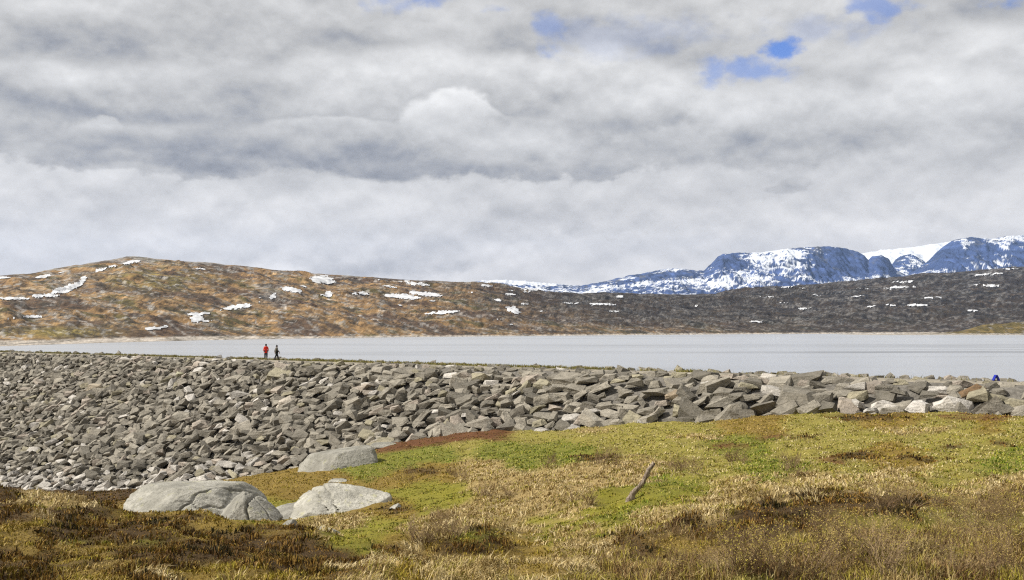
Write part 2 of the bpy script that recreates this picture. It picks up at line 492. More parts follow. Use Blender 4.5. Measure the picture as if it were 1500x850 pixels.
def build_ground():
    R, C = 350, 450
    g = np.geomspace(1.0, 140.0 / 6.0 + 1, R)
    Yv = -20 + (g - 1) * 6.8 + 0.0
    Yv = np.concatenate([np.linspace(-20, 5, 24)[:-1], 5 + (np.geomspace(1, 24, R - 23) - 1) * 6.0])
    U = np.linspace(-1.05, 1.05, C)
    Y = np.repeat(Yv[:, None], C, 1)
    X = U[None, :] * (np.maximum(Y, 0) + 14)
    Z = ground_z(X, Y)
    k = cover(X, Y, Z)
    soil = np.array([SOIL[c] for c in KINDS])
    colr = soil[k]
    colr = (colr + np.roll(colr, 1, 0) + np.roll(colr, -1, 0) + np.roll(colr, 1, 1) + np.roll(colr, -1, 1)) / 5
    colr = colr * (1 + 0.25 * fbm(X / 0.8, Y / 0.8, 3, 91))[..., None]
    me = mesh_from('ground', np.stack([X, Y, Z], -1).reshape(-1, 3), grid_faces(R, C), colr.reshape(-1, 3), True)
    m, t, b = material('moor_turf')
    c = t.attr('Col')
    n = t.noise(t.coord(), 9.0, 8, 0.65)
    n2 = t.noise(t.coord(), 55.0, 5, 0.6)
    f = n.step(0.3, 0.75, False) * 0.5 + n2 * 0.5 + 0.55
    dk = t.mix(1.0, c, t.comb(f, f, f), 'MULTIPLY')
    t.link(dk, b.inputs['Base Color'])
    t.link(t.bump(n + n2 * 0.5, 0.8, 0.08), b.inputs['Normal'])
    o = link('ground', me, m)
    tag(o, 'rolling grass and heath moorland sloping down to the foot of the dam', 'ground', kind='structure')


build_ground()


# ------------------------------------------------------------------ far hills
SHORE = [(-500, 521), (0, 507.5), (60, 505.5), (150, 502.5), (300, 498.5), (450, 496), (600, 494), (900, 491.3), (1100, 489.7), (1250, 489), (1500, 488.6), (2000, 488.6)]
RIDGE = [(-500, 440), (-200, 418), (-60, 411), (0, 405), (30, 401.5), (80, 394.5), (130, 386), (165, 380), (185, 377), (200, 377.5), (225, 380.5), (260, 382.5),
         (300, 384.5), (330, 388), (360, 390.5), (400, 396.5), (440, 398), (480, 402), (520, 405), (560, 408), (620, 411), (680, 414), (735, 417), (765, 423),
         (800, 428.5), (850, 430.5), (885, 428.5), (905, 431), (950, 432), (1000, 432), (1050, 431), (1085, 425), (1125, 421), (1180, 418.5), (1240, 414),
         (1300, 409), (1350, 402.5), (1400, 400), (1450, 395), (1500, 391), (1560, 385), (1700, 378), (2000, 372)]
SNOW = """6 408 10 2 0;63 406 12 2.6 -4;88 400.5 7 1.6 -3;121 411 8 5 -8;108 420 15 6 -8;90 427 19 5 -5;66 434 22 3.6 -2;20 438 24 2.6 0;147 396 10 3 -4;
163 391.5 9 3 -3;192 385.5 14 3 -5;291 394.5 11 1.7 1;428 425.5 18 4 6;445 420.5 5 2 2;400 435 6 4.5 -3;381 438 3.5 2 0;380 443 3 2 0;347 450.5 24 4.2 -6;
290 460.5 19 3 -2;287 468 10 5.5 0;301 471 12 2 1;228 481.5 18 3.2 -4;15 467 9 2.4 -1;46 464.5 17 2.6 0;472 411 18 7 2;480.5 432 7 5.5 -3;470 433 7 2 0;
520 431 7 2.4 1;533 430.5 9 3.4 3;570 420.5 11 2.2 3;555 411 5 1.6 1;590 435.5 27 4.4 3;613 417 21 3.2 2;596 413.5 12 1.6 0;625 431.5 26 4 5;634 441.5 8 1.6 0;585 448 5 1.3 0;
648 458.5 27 3.2 -4;752 455 11 6 3;730 440 7 2.4 2;693 429 9 1.5 0;710 419.5 14 2.2 1;748 432 9 2 0;747 427 9 1.6 0;782 424.5 17 3 0;773 428.5 9 1.6 0;
767 446 8 2.2 0;790 457 5 1.2 0;735 469 10 1.5 0;748 476.5 5 1.6 0;838 445 15 1.7 0;882 446.5 25 2.1 0;900 457 9 2 0;908 435.5 7 2.2 0;
1020 448.5 7 2.2 2;957 457 7 1.6 0;1120 436 19 1.4 0;1178 453 13 2.1 -1;1148 444 15 1.6 1;1190 433 17 1.6 -1;1110 472 13 2 0;1152 421.5 10 2 0;1172 423 9 1.5 0;
1262 424 9 1.2 0;1257 435 10 1.8 -2;1278 450 9 2.3 0;1306 448 11 2.2 0;1345 448 17 2.8 -1;1318 421.5 26 2.6 -3;1322 414 19 2.2 -2;1366 437 15 2.2 0;1445 419 24 2.6 1;
1427 455.5 12 2.2 0;1457 454 8 1.6 0;1446 403 22 2.4 -3;1480 394.5 18 1.8 -2;1400 450 6 1.2 0;1300 425 8 1.2 0;1040 459 6 1.2 0;1560 420 20 2.4 0"""
SNOWP = [tuple(float(q) for q in w.split()) for w in SNOW.replace('\n', '').split(';')]

snow_m, t_, b_ = material('old_snow')
n_ = t_.noise(t_.coord(), 0.06, 6, 0.6)
t_.link(t_.mix(n_.step(0.35, 0.75), (0.66, 0.67, 0.69), (0.50, 0.50, 0.50)), b_.inputs['Base Color'])
b_.inputs['Roughness'].default_value = 0.7


def rock_moor_material(name, sc):
    m, t, b = material(name)
    c = t.attr('Col')
    n = t.noise(t.coord(), sc, 7, 0.7)
    nf = t.noise(t.scale(t.coord(), (1.0, 0.10, 0.4)), sc * 2.2, 6, 0.68)
    f = n.step(0.30, 0.70, False) * 0.75 + nf.step(0.34, 0.66, False) * 1.0 + 0.18
    t.link(t.mix(1.0, c, t.comb(f, f, f), 'MULTIPLY'), b.inputs['Base Color'])
    t.link(t.bump(t.noise(t.coord(), sc * 1.2, 8, 0.7), 0.5, 1.5), b.inputs['Normal'])
    return m


def polar_sheet(pxs, ts, depth, height):
    """rows ts (0 foot .. 1 ridge .. beyond), columns pxs; depth(px,t), height(px,t,X,Y)"""
    PX, TT = np.meshgrid(pxs, ts)
    Y = depth(PX, TT)
    X = (PX - 750) / F * Y
    Z = height(PX, TT, X, Y)
    return PX, TT, X, Y, Z


def build_hills():
    c0, c1, n = -300, 1800, 1000
    pxs = np.linspace(c0, c1, n)
    ts = np.concatenate([np.linspace(-0.02, 1, 205), 1 + np.linspace(0, 0.5, 16)[1:]])
    ysh = lambda px: WATER / slopes(750 + 0 * px, ipol(px, SHORE))[1]
    wid = lambda px: ipol(px, [(-500, 650), (0, 700), (200, 900), (600, 1000), (900, 1500), (1200, 2000), (2000, 2300)])

    def depth(px, t): return ysh(px) + t * wid(px)

    def height(px, t, X, Y):
        zr = slopes(px, ipol(px, RIDGE))[1] * depth(px, 1.0)
        p = ipol(px, [(-500, 1.0), (150, 1.12), (400, 0.95), (800, 0.9), (2000, 0.95)])
        tt = np.clip(t, 0, 1)
        z = WATER + (zr - WATER) * tt ** p
        pxm = Y / F                                     # metres per photo pixel
        amp = pxm * sstep(t, 0.0, 0.12)
        nz = 9.0 * fbm(X / (110 * pxm), Y / 170, 3, 5) + 3.4 * ridged(X / (62 * pxm), Y / 62, 4, 8) + 1.3 * fbm(X / (20 * pxm), Y / 22, 4, 9)
        nz = nz + 1.7 * sstep(ridged(X / (40 * pxm), Y / 46, 4, 77), 0.42, 0.62) + 0.9 * sstep(fbm(X / (16 * pxm), Y / 20, 3, 79), 0.15, 0.3)
        edge = 1 - 0.8 * sstep(t, 0.82, 1.0)
        z = z + amp * nz * edge * np.clip((zr - WATER) / (70 * pxm), 0.35, 1)
        z = z - np.clip(t - 1, 0, 1) ** 1.2 * (zr - WATER) * 1.6
        z = np.where(t < 0.0, WATER - 2.0, z)
        return np.where((t >= 0) & (t < 0.06), np.maximum(z, WATER + 0.02 + t * 20), z)

    PX, TT, X, Y, Z = polar_sheet(pxs, ts, depth, height)
    ax, ay = to_px(X, Y, Z)
    pxm = Y / F
    # ---- base colours
    gx, gy = X / (pxm * 1.0), Y
    big = fbm(X / (120 * pxm), Y / 130, 4, 101)
    med = fbm(X / (40 * pxm), Y / 42, 5, 103, 0.6)
    sml = fbm(X / (9 * pxm), Y / 13, 4, 107, 0.6)
    rk = ridged(X / (48 * pxm), Y / 52, 5, 109)
    gold = np.array([0.235, 0.145, 0.052]); tan = np.array([0.31, 0.225, 0.12]); brown = np.array([0.105, 0.066, 0.037])
    olive = np.array([0.105, 0.085, 0.024]); dark = np.array([0.06, 0.047, 0.03]); grey = np.array([0.25, 0.235, 0.215]); moss = np.array([0.21, 0.165, 0.03])
    def lerp(a, b, w): return a + (b - a) * w[..., None]
    colr = np.broadcast_to(gold, X.shape + (3,)).copy()
    colr = lerp(colr, tan, sstep(med + 0.25 * sml, 0.1, 0.45))
    colr = lerp(colr, brown, sstep(big + 0.5 * med, 0.02, 0.30))
    colr = lerp(colr, olive, sstep(-big + 0.7 * fbm(X / (36 * pxm), Y / 36, 4, 131), 0.25, 0.6))
    colr = lerp(colr, dark, sstep(fbm(X / (50 * pxm), Y / 40, 5, 137, 0.6) + 0.2 * sml, 0.16, 0.36) * 0.85)
    colr = lerp(colr, moss, np.exp(-((ax - 235) / 70) ** 2 - ((ay - 410) / 16) ** 2) * sstep(med, -0.3, 0.3))
    colr = lerp(colr, moss, np.exp(-((ax - 90) / 70) ** 2 - ((ay - 487) / 8) ** 2))
    # darker, rockier moor to the right and along the tops
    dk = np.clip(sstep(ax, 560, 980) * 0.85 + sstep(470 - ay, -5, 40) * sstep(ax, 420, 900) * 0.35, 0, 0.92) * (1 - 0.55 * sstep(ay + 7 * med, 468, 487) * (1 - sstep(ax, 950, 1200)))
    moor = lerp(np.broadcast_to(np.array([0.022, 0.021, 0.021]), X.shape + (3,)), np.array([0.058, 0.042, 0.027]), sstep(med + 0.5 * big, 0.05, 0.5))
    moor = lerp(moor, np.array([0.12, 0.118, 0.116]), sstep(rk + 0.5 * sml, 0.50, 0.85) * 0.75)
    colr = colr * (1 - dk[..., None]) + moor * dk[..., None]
    rock = sstep(rk + 0.35 * sml + 0.3 * sstep(TT, 0.75, 1.0), 0.60, 0.85) * (1 - dk)
    rock = np.maximum(rock, np.exp(-((ax - 400) / 20) ** 2 - ((ay - 432) / 14) ** 2) * sstep(sml, -0.5, 0.1) * 0.9)
    rock = np.maximum(rock, np.exp(-((ax - 92 - (ay - 420) * -1.6) / 26) ** 2 - ((ay - 416) / 14) ** 2) * sstep(sml, -0.4, 0.2) * 0.8)
    colr = lerp(colr, grey * 1.0, rock * 0.8)
    # ledges: shadow lines painted into the colour, with pale rock beside them
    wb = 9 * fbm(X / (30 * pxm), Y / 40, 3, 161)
    ledge_shade = sstep(ridged(X / (46 * pxm), (Y + wb) / 17, 3, 163), 0.50, 0.74) * sstep(fbm(X / (90 * pxm), Y / 90, 3, 165), -0.35, 0.15)
    ledge = sstep(ridged(X / (38 * pxm), (Y + wb) / 19, 4, 167), 0.62, 0.80) * sstep(fbm(X / (80 * pxm), Y / 80, 3, 169), -0.05, 0.3)
    colr = lerp(colr, dark * 0.8, ledge_shade * 0.75)
    colr = lerp(colr, grey * (1 - 0.35 * 1.0), ledge * 0.65)
    # pale bare belt above the water line
    hw = (Z - WATER) / pxm
    belt = 1 - sstep(hw + 1.2 * sml, ipol(ax, [(0, 5), (350, 4), (450, 2), (700, 1.2), (2000, 1.0)]), ipol(ax, [(0, 8), (350, 6), (450, 3.2), (700, 2.2), (2000, 2.0)]))
    sand = lerp(np.broadcast_to(np.array([0.43, 0.37, 0.30]), X.shape + (3,)), np.array([0.20, 0.17, 0.12]), sstep(med + sml, 0.1, 0.7))
    colr = colr * (1 - belt[..., None]) + sand * belt[..., None]
    colr *= (0.95 + 0.30 * sml + 0.22 * fbm(X / (3.2 * pxm), Y / 7, 2, 151))[..., None]
    colr = np.clip(colr, 0.012, 0.8)
    colr = np.where(belt[..., None] > 0.5, colr, 0.12 * (colr / 0.12) ** 1.22)
    colr = colr * 0.80 + colr.mean(-1, keepdims=True) * 0.20
    mat = rock_moor_material('hill_heath', 0.12)
    R, C = X.shape
    V = np.stack([X, Y, Z], -1)
    split = int(np.searchsorted(pxs, 905))
    objs = []
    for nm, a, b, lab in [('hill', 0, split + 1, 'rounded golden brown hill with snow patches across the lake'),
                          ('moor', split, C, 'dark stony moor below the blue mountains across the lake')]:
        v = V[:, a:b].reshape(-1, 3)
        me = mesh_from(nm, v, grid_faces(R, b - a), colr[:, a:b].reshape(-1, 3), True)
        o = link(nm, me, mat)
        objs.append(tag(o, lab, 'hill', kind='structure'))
    # ---- snow patches, each a raised sheet on its hill
    for i, (sx, sy, rx, ry, slant) in enumerate(SNOWP):
        win = (np.abs(ax - sx) < rx * 1.7 + 4) & (np.abs(ay - sy) < ry * 2.2 + abs(slant) + 4) & (TT <= 1.0)
        rows = np.where(win.any(1))[0]; cols = np.where(win.any(0))[0]
        if len(rows) < 3 or len(cols) < 3: continue
        r0, r1, q0, q1 = rows[0], rows[-1] + 1, cols[0], cols[-1] + 1
        sub = (slice(r0, r1), slice(q0, q1))
        u = (ax[sub] - sx) / rx; v = (ay[sub] - sy - slant * u * 0.5) / ry
        w = (X[sub] / pxm[sub])
        nn = 0.62 * fbm(w / 8.0 + i * 3.3, Y[sub] / 14.0, 4, 200 + i, 0.6) + 0.45 * fbm(w / 26.0, Y[sub] / 40 + i, 2, 300 + i)
        inside = (u * u + v * v + nn * 1.15) < 1.05
        f = inside[:-1, :-1] & inside[1:, :-1] & inside[:-1, 1:] & inside[1:, 1:]
        if f.sum() < 2: continue
        vs = V[sub].copy(); vs[..., 2] += 0.8 * pxm[sub] + 0.1
        rr, cc = np.where(f); C2 = vs.shape[1]
        q = rr * C2 + cc
        fc = np.stack([q, q + 1, q + C2 + 1, q + C2], 1)
        used, inv = np.unique(fc, return_inverse=True)
        me = mesh_from('snow_patch', vs.reshape(-1, 3)[used], inv.reshape(-1, 4), None, True)
        link('snow_patch', me, snow_m, objs[0] if sx < 905 else objs[1])

    # ---- low spit on the right
    pxs = np.linspace(1225, 1960, 300); ts = np.linspace(0, 1, 60)
    foot = lambda px: WATER / slopes(750 + 0 * px, ipol(px, [(1225, 490.2), (1300, 491.2), (1500, 491.0), (2000, 491.5)]))[1]
    prof = [(1225, 0), (1240, 0.8), (1300, 1.4), (1340, 2.4), (1380, 3.0), (1405, 5), (1425, 11), (1450, 15), (1480, 17), (1510, 19), (1600, 24), (1960, 30)]
    PX, TT = np.meshgrid(pxs, ts)
    Y = foot(PX) + (TT - 0.02) * 190; X = (PX - 750) / F * Y
    pm = Y / F
    Z = WATER - 0.3 + ipol(PX, prof) * pm * np.sin(np.clip(TT, 0, 1) * math.pi) ** 0.8 * (1 + 0.22 * fbm(X / 30, Y / 30, 4, 401)) + 0.5 * fbm(X / 9, Y / 9, 2, 409) * np.sin(TT * math.pi)
    hw = (Z - WATER) / pm
    veg = lerp(np.broadcast_to(np.array([0.085, 0.066, 0.022]), X.shape + (3,)), np.array([0.16, 0.115, 0.04]), sstep(fbm(X / 12, Y / 25, 3, 411), 0, 0.5))
    veg = lerp(veg, np.array([0.22, 0.2, 0.18]), sstep(fbm(X / 8, Y / 20, 3, 421), 0.35, 0.6))
    bl = 1 - sstep(hw + fbm(X / 10, Y / 10, 2, 431), 1.6, 2.8)
    colr = veg * (1 - bl[..., None]) + np.array([0.30, 0.27, 0.23]) * bl[..., None]
    me = mesh_from('spit', np.stack([X, Y, Z], -1).reshape(-1, 3), grid_faces(*X.shape), colr.reshape(-1, 3), True)
    o = link('spit', me, rock_moor_material('spit_heath', 0.2))
    tag(o, 'low dark spit of land with a pale stony edge running into the lake', 'spit', kind='structure')


build_hills()


# ------------------------------------------------------------------ far mountains
def build_mountains():
    mat, t, b = material('mountain_rock')
    c = t.attr('Col')
    n = t.noise(t.coord(), 0.02, 6, 0.65)
    f = n.step(0.3, 0.7, False) * 0.5 + 0.75
    t.link(t.mix(1.0, c, t.comb(f, f, f), 'MULTIPLY'), b.inputs['Base Color'])
    t.link(t.bump(n, 0.6, 25.0), b.inputs['Normal'])

    def massif(name, label, crest, n, y0, wid, base, seed, rockb, snowb, pexp, rows=112, allsnow=False):
        px0, px1 = crest[0][0], crest[-1][0]
        pxs = np.linspace(px0, px1, n)
        ts = np.concatenate([np.linspace(0, 1, rows), 1 + np.linspace(0, 0.4, 10)[1:]])
        PX, TT = np.meshgrid(pxs, ts)
        Y = y0 + TT * wid + 260 * fbm(PX / 60.0, 0 * PX + seed, 3, seed) * np.clip(TT, 0, 1)
        X = (PX - 750) / F * Y
        zb = slopes(PX, base + 0 * PX)[1] * y0
        cr = ipol(PX, crest) + 1.2 * fbm(PX / 9.0, 0 * PX, 3, seed + 3)
        zr = slopes(PX, cr)[1] * Y
        tt = np.clip(TT, 0, 1)
        p = ipol(PX, pexp)
        Z = zb + (zr - zb) * tt ** p
        mid = np.sin(tt * math.pi) ** 0.7
        H = (zr - zb)
        Z = Z + mid * H * (0.16 * fbm(X / 420, Y / 900, 4, seed + 11) + 0.10 * ridged(X / 190, Y / 500, 4, seed + 17) + 0.05 * fbm(X / 45, Y / 110, 3, seed + 19) + 0.05 * ridged(X / 75 + Y / 900, Y / 700, 3, seed + 21))
        Z = Z - np.clip(TT - 1, 0, 1) * H * 1.2
        ax, ay = to_px(X, Y, Z)
        dzdy = np.gradient(Z, axis=0) / np.maximum(np.gradient(Y, axis=0), 1)
        dzdx = np.gradient(Z, axis=1) / np.gradient(X, axis=1)
        steep = np.hypot(dzdy, dzdx)
        v = 0.06 - 0.42 * (steep - 0.45) + 0.50 * fbm(X / 260 + 0.4 * Z / 200, Y / 420, 4, seed + 23) + 0.55 * fbm(X / 80 + Z / 60, Y / 120 + Z / 40, 5, seed + 29, 0.65) - 0.25 * np.gradient(dzdx, axis=1) * 0
        for bx, by, rx, ry, w in rockb: v = v - w * np.exp(-((ax - bx) / rx) ** 2 - ((ay - by) / ry) ** 2)
        for bx, by, rx, ry, w in snowb: v = v + w * np.exp(-((ax - bx) / rx) ** 2 - ((ay - by) / ry) ** 2)
        sn = sstep(v, 0.10, 0.20)[..., None]
        if allsnow: sn = np.maximum(sn, 0) * 0 + 1
        rn = fbm(X / 60, Z / 45, 3, seed + 37)
        rock = np.array([0.036, 0.060, 0.150]) * (1 + 0.8 * rn + 0.5 * fbm(X / 22, Z / 60, 3, seed + 39))[..., None]  # blue of the distant haze mixed into the rock colour
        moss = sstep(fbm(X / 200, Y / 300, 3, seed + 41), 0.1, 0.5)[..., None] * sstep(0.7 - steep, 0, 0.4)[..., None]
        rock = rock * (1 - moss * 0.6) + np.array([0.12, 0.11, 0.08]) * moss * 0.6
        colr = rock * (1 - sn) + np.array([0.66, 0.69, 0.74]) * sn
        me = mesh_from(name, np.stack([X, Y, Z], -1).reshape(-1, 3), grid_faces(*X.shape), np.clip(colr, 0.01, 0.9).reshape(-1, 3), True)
        tag(link(name, me, mat), label, 'mountain', kind='structure')

    massif('mountain', 'flat topped blue mountain with dark cliffs and broad snowfields',
           [(640, 424), (690, 413.5), (705, 411), (735, 410), (765, 411.5), (800, 415), (850, 418.5), (878, 414), (920, 404), (950, 399), (972, 394.5), (987, 393), (1000, 394), (1020, 396.5),
            (1032, 396), (1042, 387), (1052, 376), (1060, 372), (1085, 370), (1110, 371), (1140, 366.5), (1170, 363), (1195, 361.5), (1216, 361), (1240, 364), (1258, 369), (1268, 375), (1273, 381), (1279, 375),
            (1292, 374), (1303, 379), (1308, 388), (1314, 397), (1330, 403), (1365, 412)],
           520, 6600, 2600, 447, 500,
           [(1235, 386, 42, 20, 0.75), (1068, 386, 24, 12, 0.6), (1293, 388, 18, 12, 0.6), (960, 403, 50, 7, 0.45), (900, 412, 30, 6, 0.3), (1190, 402, 24, 6, 0.35), (1010, 400, 14, 6, 0.3)],
           [(1125, 381, 42, 9, 0.45), (1150, 394, 40, 8, 0.25), (1090, 408, 50, 8, 0.3), (1165, 370, 40, 5, 0.35), (1255, 411, 50, 6, 0.35), (1187, 388, 10, 6, 0.4), (1010, 414, 80, 7, 0.2), (760, 414, 50, 4, 0.5),
            (1180, 405, 20, 6, 0.4)],
           [(640, 1.0), (1020, 0.9), (1045, 1.0), (1060, 0.9), (1180, 1.0), (1215, 1.7), (1265, 1.7), (1300, 1.5), (1365, 1.0)])
    massif('mountain', 'steep blue mountain streaked with snow gullies rising above the spit',
           [(1290, 425), (1320, 411), (1335, 401), (1348, 392), (1362, 381), (1374, 369), (1385, 360), (1396, 353), (1408, 349.5), (1425, 347), (1440, 349), (1458, 350), (1475, 346), (1500, 345), (1540, 344),
            (1600, 350), (1700, 360), (1780, 370)], 340, 7000, 2300, 442, 620,
           [(1400, 372, 30, 14, 0.6), (1370, 388, 20, 8, 0.5), (1450, 370, 20, 14, 0.45), (1490, 375, 14, 16, 0.5)],
           [(1412, 362, 6, 9, 0.5), (1470, 366, 12, 14, 0.45), (1440, 390, 50, 5, 0.35), (1345, 404, 30, 4, 0.5), (1480, 350, 25, 3, 0.3)],
           [(1290, 1.0), (1380, 1.25), (1500, 1.4), (1900, 1.0)], 104)
    massif('glacier', 'smooth white glacier dome behind the blue mountains',
           [(1200, 384), (1260, 372), (1300, 366), (1340, 362), (1400, 353), (1440, 350), (1500, 351), (1600, 356), (1800, 380)], 200, 10800, 2200, 432, 700,
           [(1330, 384, 24, 8, 0.9)], [], [(1200, 1.0), (1800, 1.0)], 60, True)
    massif('mountain', 'small speckled rock knoll half buried in glacier snow',
           [(1296, 402), (1306, 389), (1312, 381), (1320, 376), (1328, 373), (1334, 371.5), (1340, 374), (1347, 378), (1356, 384), (1372, 396), (1385, 404)], 120, 9900, 800, 420, 820,
           [(1330, 386, 22, 10, 0.05)], [(1330, 386, 40, 30, 0.12)], [(1296, 1.0), (1385, 1.0)], 60)


build_mountains()


# ------------------------------------------------------------------ the lake
def build_lake():
    a = np.array([-900.0, 420.0])
    near = [dam_xy(q, -13.0) for q in a]
    vs = [(near[0][0], near[0][1], WATER), (near[1][0], near[1][1], WATER), (4500, near[1][1], WATER), (4500, 5200, WATER), (-4500, 5200, WATER), (-4500, near[0][1], WATER)]
    me = bpy.data.meshes.new('lake')
    me.from_pydata(vs, [], [list(range(6))])
    m, t, b = material('lake_water')
    b.inputs['Base Color'].default_value = (0.05, 0.062, 0.068, 1)
    b.inputs['Roughness'].default_value = 0.4
    co = t.coord()
    band = t.noise(t.scale(co, (0.0016, 0.011, 1)), 1.0, 4, 0.55, 0.5)
    gx, gy, gz_ = t.sep(co)
    wob = (t.noise(t.scale(co, (0.006, 0.02, 1)), 1.0, 5, 0.6) - 0.5)
    def strip(yc, w, x0, x1, amp):
        q = (gy + wob * (w * 3.5 + 14) - yc) / w
        return (q * q * -1.0).exp() * gx.step(x0, x1) * amp
    ruf = (band.step(0.50, 0.66) * 0.45).max(strip(398, 13, -40, 190, 1.0)).max(strip(385, 5.0, -260, -40, 0.5)).max(strip(560, 16, -300, 100, 0.5)).max(strip(455, 10, 60, 240, 0.6)).max(strip(330, 4, 40, 130, 0.45))
    ruf = ruf * (t.noise(t.scale(co, (0.012, 0.06, 1)), 1.0, 6, 0.65).step(0.36, 0.60) * 0.85 + 0.15)
    w1 = t.noise(t.scale(co, (0.35, 1.0, 1)), 0.7, 6, 0.6)
    bn = t.new('ShaderNodeBump')
    t.link(w1, bn.inputs['Height']); t.link(ruf * 0.22 + 0.05, bn.inputs['Strength']); bn.inputs['Distance'].default_value = 0.25
    gl = t.new('ShaderNodeBsdfGlossy'); gl.distribution = 'GGX'
    t.link(t.mix(ruf, (0.96, 0.97, 0.98), (0.42, 0.43, 0.45)), gl.inputs['Color'])
    t.link(ruf * 0.10 + 0.30, gl.inputs['Roughness']); t.link(bn.outputs[0], gl.inputs['Normal'])
    ly = t.new('ShaderNodeLayerWeight'); ly.inputs['Blend'].default_value = 0.5
    fac = S(t.t, ly.outputs['Facing']).step(0.0, 0.92) * 0.97 + 0.02
    mx = t.new('ShaderNodeMixShader')
    t.link(fac, mx.inputs[0]); t.link(b.outputs[0], mx.inputs[1]); t.link(gl.outputs[0], mx.inputs[2])
    t.link(mx.outputs[0], m.node_tree.nodes['Material Output'].inputs['Surface'])
    o = link('lake', me, m)
    tag(o, 'wide calm grey lake behind the dam reflecting the cloudy sky', 'lake', kind='structure')


build_lake()


# ------------------------------------------------------------------ rock materials
def rock_material(name, from_object, scale=1.0):
    m, t, b = material(name)
    if from_object:
        oi = t.new('ShaderNodeObjectInfo'); c = S(t.t, oi.outputs['Color'])
    else:
        c = t.attr('Col')
    geo = S(t.t, t.new('ShaderNodeNewGeometry').outputs['Position'])
    n1 = t.noise(geo, 1.6 * scale, 8, 0.65)
    n2 = t.noise(geo, 9.0 * scale, 6, 0.7)
    n3 = t.noise(t.scale(geo, (0.7, 0.7, 3.0)), 2.2 * scale, 5, 0.6)
    f = n1.step(0.25, 0.75, False) * 0.7 + n2.step(0.3, 0.7, False) * 0.55 + 0.36
    c1 = t.mix(1.0, c, t.comb(f, f, f), 'MULTIPLY')
    c2 = t.mix(n3.step(0.54, 0.70) * 0.55, c1, (0.075, 0.07, 0.045))
    # pale lichen crust
    c3 = t.mix(t.noise(geo, 0.9 * scale, 7, 0.7).step(0.60, 0.70) * 0.35, c2, (0.40, 0.385, 0.34))
    t.link(c3, b.inputs['Base Color'])
    t.link(t.bump(n1 * 0.7 + n2 * 0.35 + n3 * 0.4, 1.0, 0.24 / scale), b.inputs['Normal'])
    b.inputs['Roughness'].default_value = 0.85
    return m


ROCK_O = rock_material('rubble_stone', True)
ROCK_V = rock_material('rubble_stone_mass', False)


def stone_mesh(seed):
    rnd = random.Random(seed)
    bm = bmesh.new()
    wedge = rnd.uniform(0.35, 1.0); wedge2 = rnd.uniform(0.5, 1.0)
    for sx in (-1, 1):
        for sy in (-1, 1):
            for sz in (-1, 1):
                k = wedge if sx > 0 else 1.0
                k2 = wedge2 if sz > 0 else 1.0
                bm.verts.new((0.5 * sx * k2 * rnd.uniform(0.6, 1.08), 0.5 * sy * k * k2 * rnd.uniform(0.5, 1.05), 0.5 * sz * k * rnd.uniform(0.5, 1.08)))
    for _ in range(rnd.randint(1, 4)):
        v = Vector((rnd.gauss(0, 1), rnd.gauss(0, 1), rnd.gauss(0, 1))).normalized()
        mx = max(abs(v.x), abs(v.y), abs(v.z))
        bm.verts.new(v / mx * 0.5 * rnd.uniform(0.8, 1.2))
    bmesh.ops.convex_hull(bm, input=bm.verts)
    for v in [v for v in bm.verts if not v.link_faces]: bm.verts.remove(v)
    bmesh.ops.triangulate(bm, faces=bm.faces)
    bmesh.ops.subdivide_edges(bm, edges=list(bm.edges), cuts=1, use_grid_fill=True)
    bmesh.ops.triangulate(bm, faces=bm.faces)
    for v in bm.verts:                          # broken, uneven faces
        v.co += Vector((rnd.gauss(0, 1), rnd.gauss(0, 1), rnd.gauss(0, 1))) * 0.018
    bmesh.ops.recalc_face_normals(bm, faces=bm.faces)
    me = bpy.data.meshes.new('stone')
    bm.to_mesh(me); bm.free()
    me.materials.append(ROCK_O)
    return me


def mesh_arrays(me):
    v = np.empty(len(me.vertices) * 3, np.float32); me.vertices.foreach_get('co', v)
    f = np.empty(len(me.loops), np.int32); me.loops.foreach_get('vertex_index', f)
    return v.reshape(-1, 3), f.reshape(-1, 3)


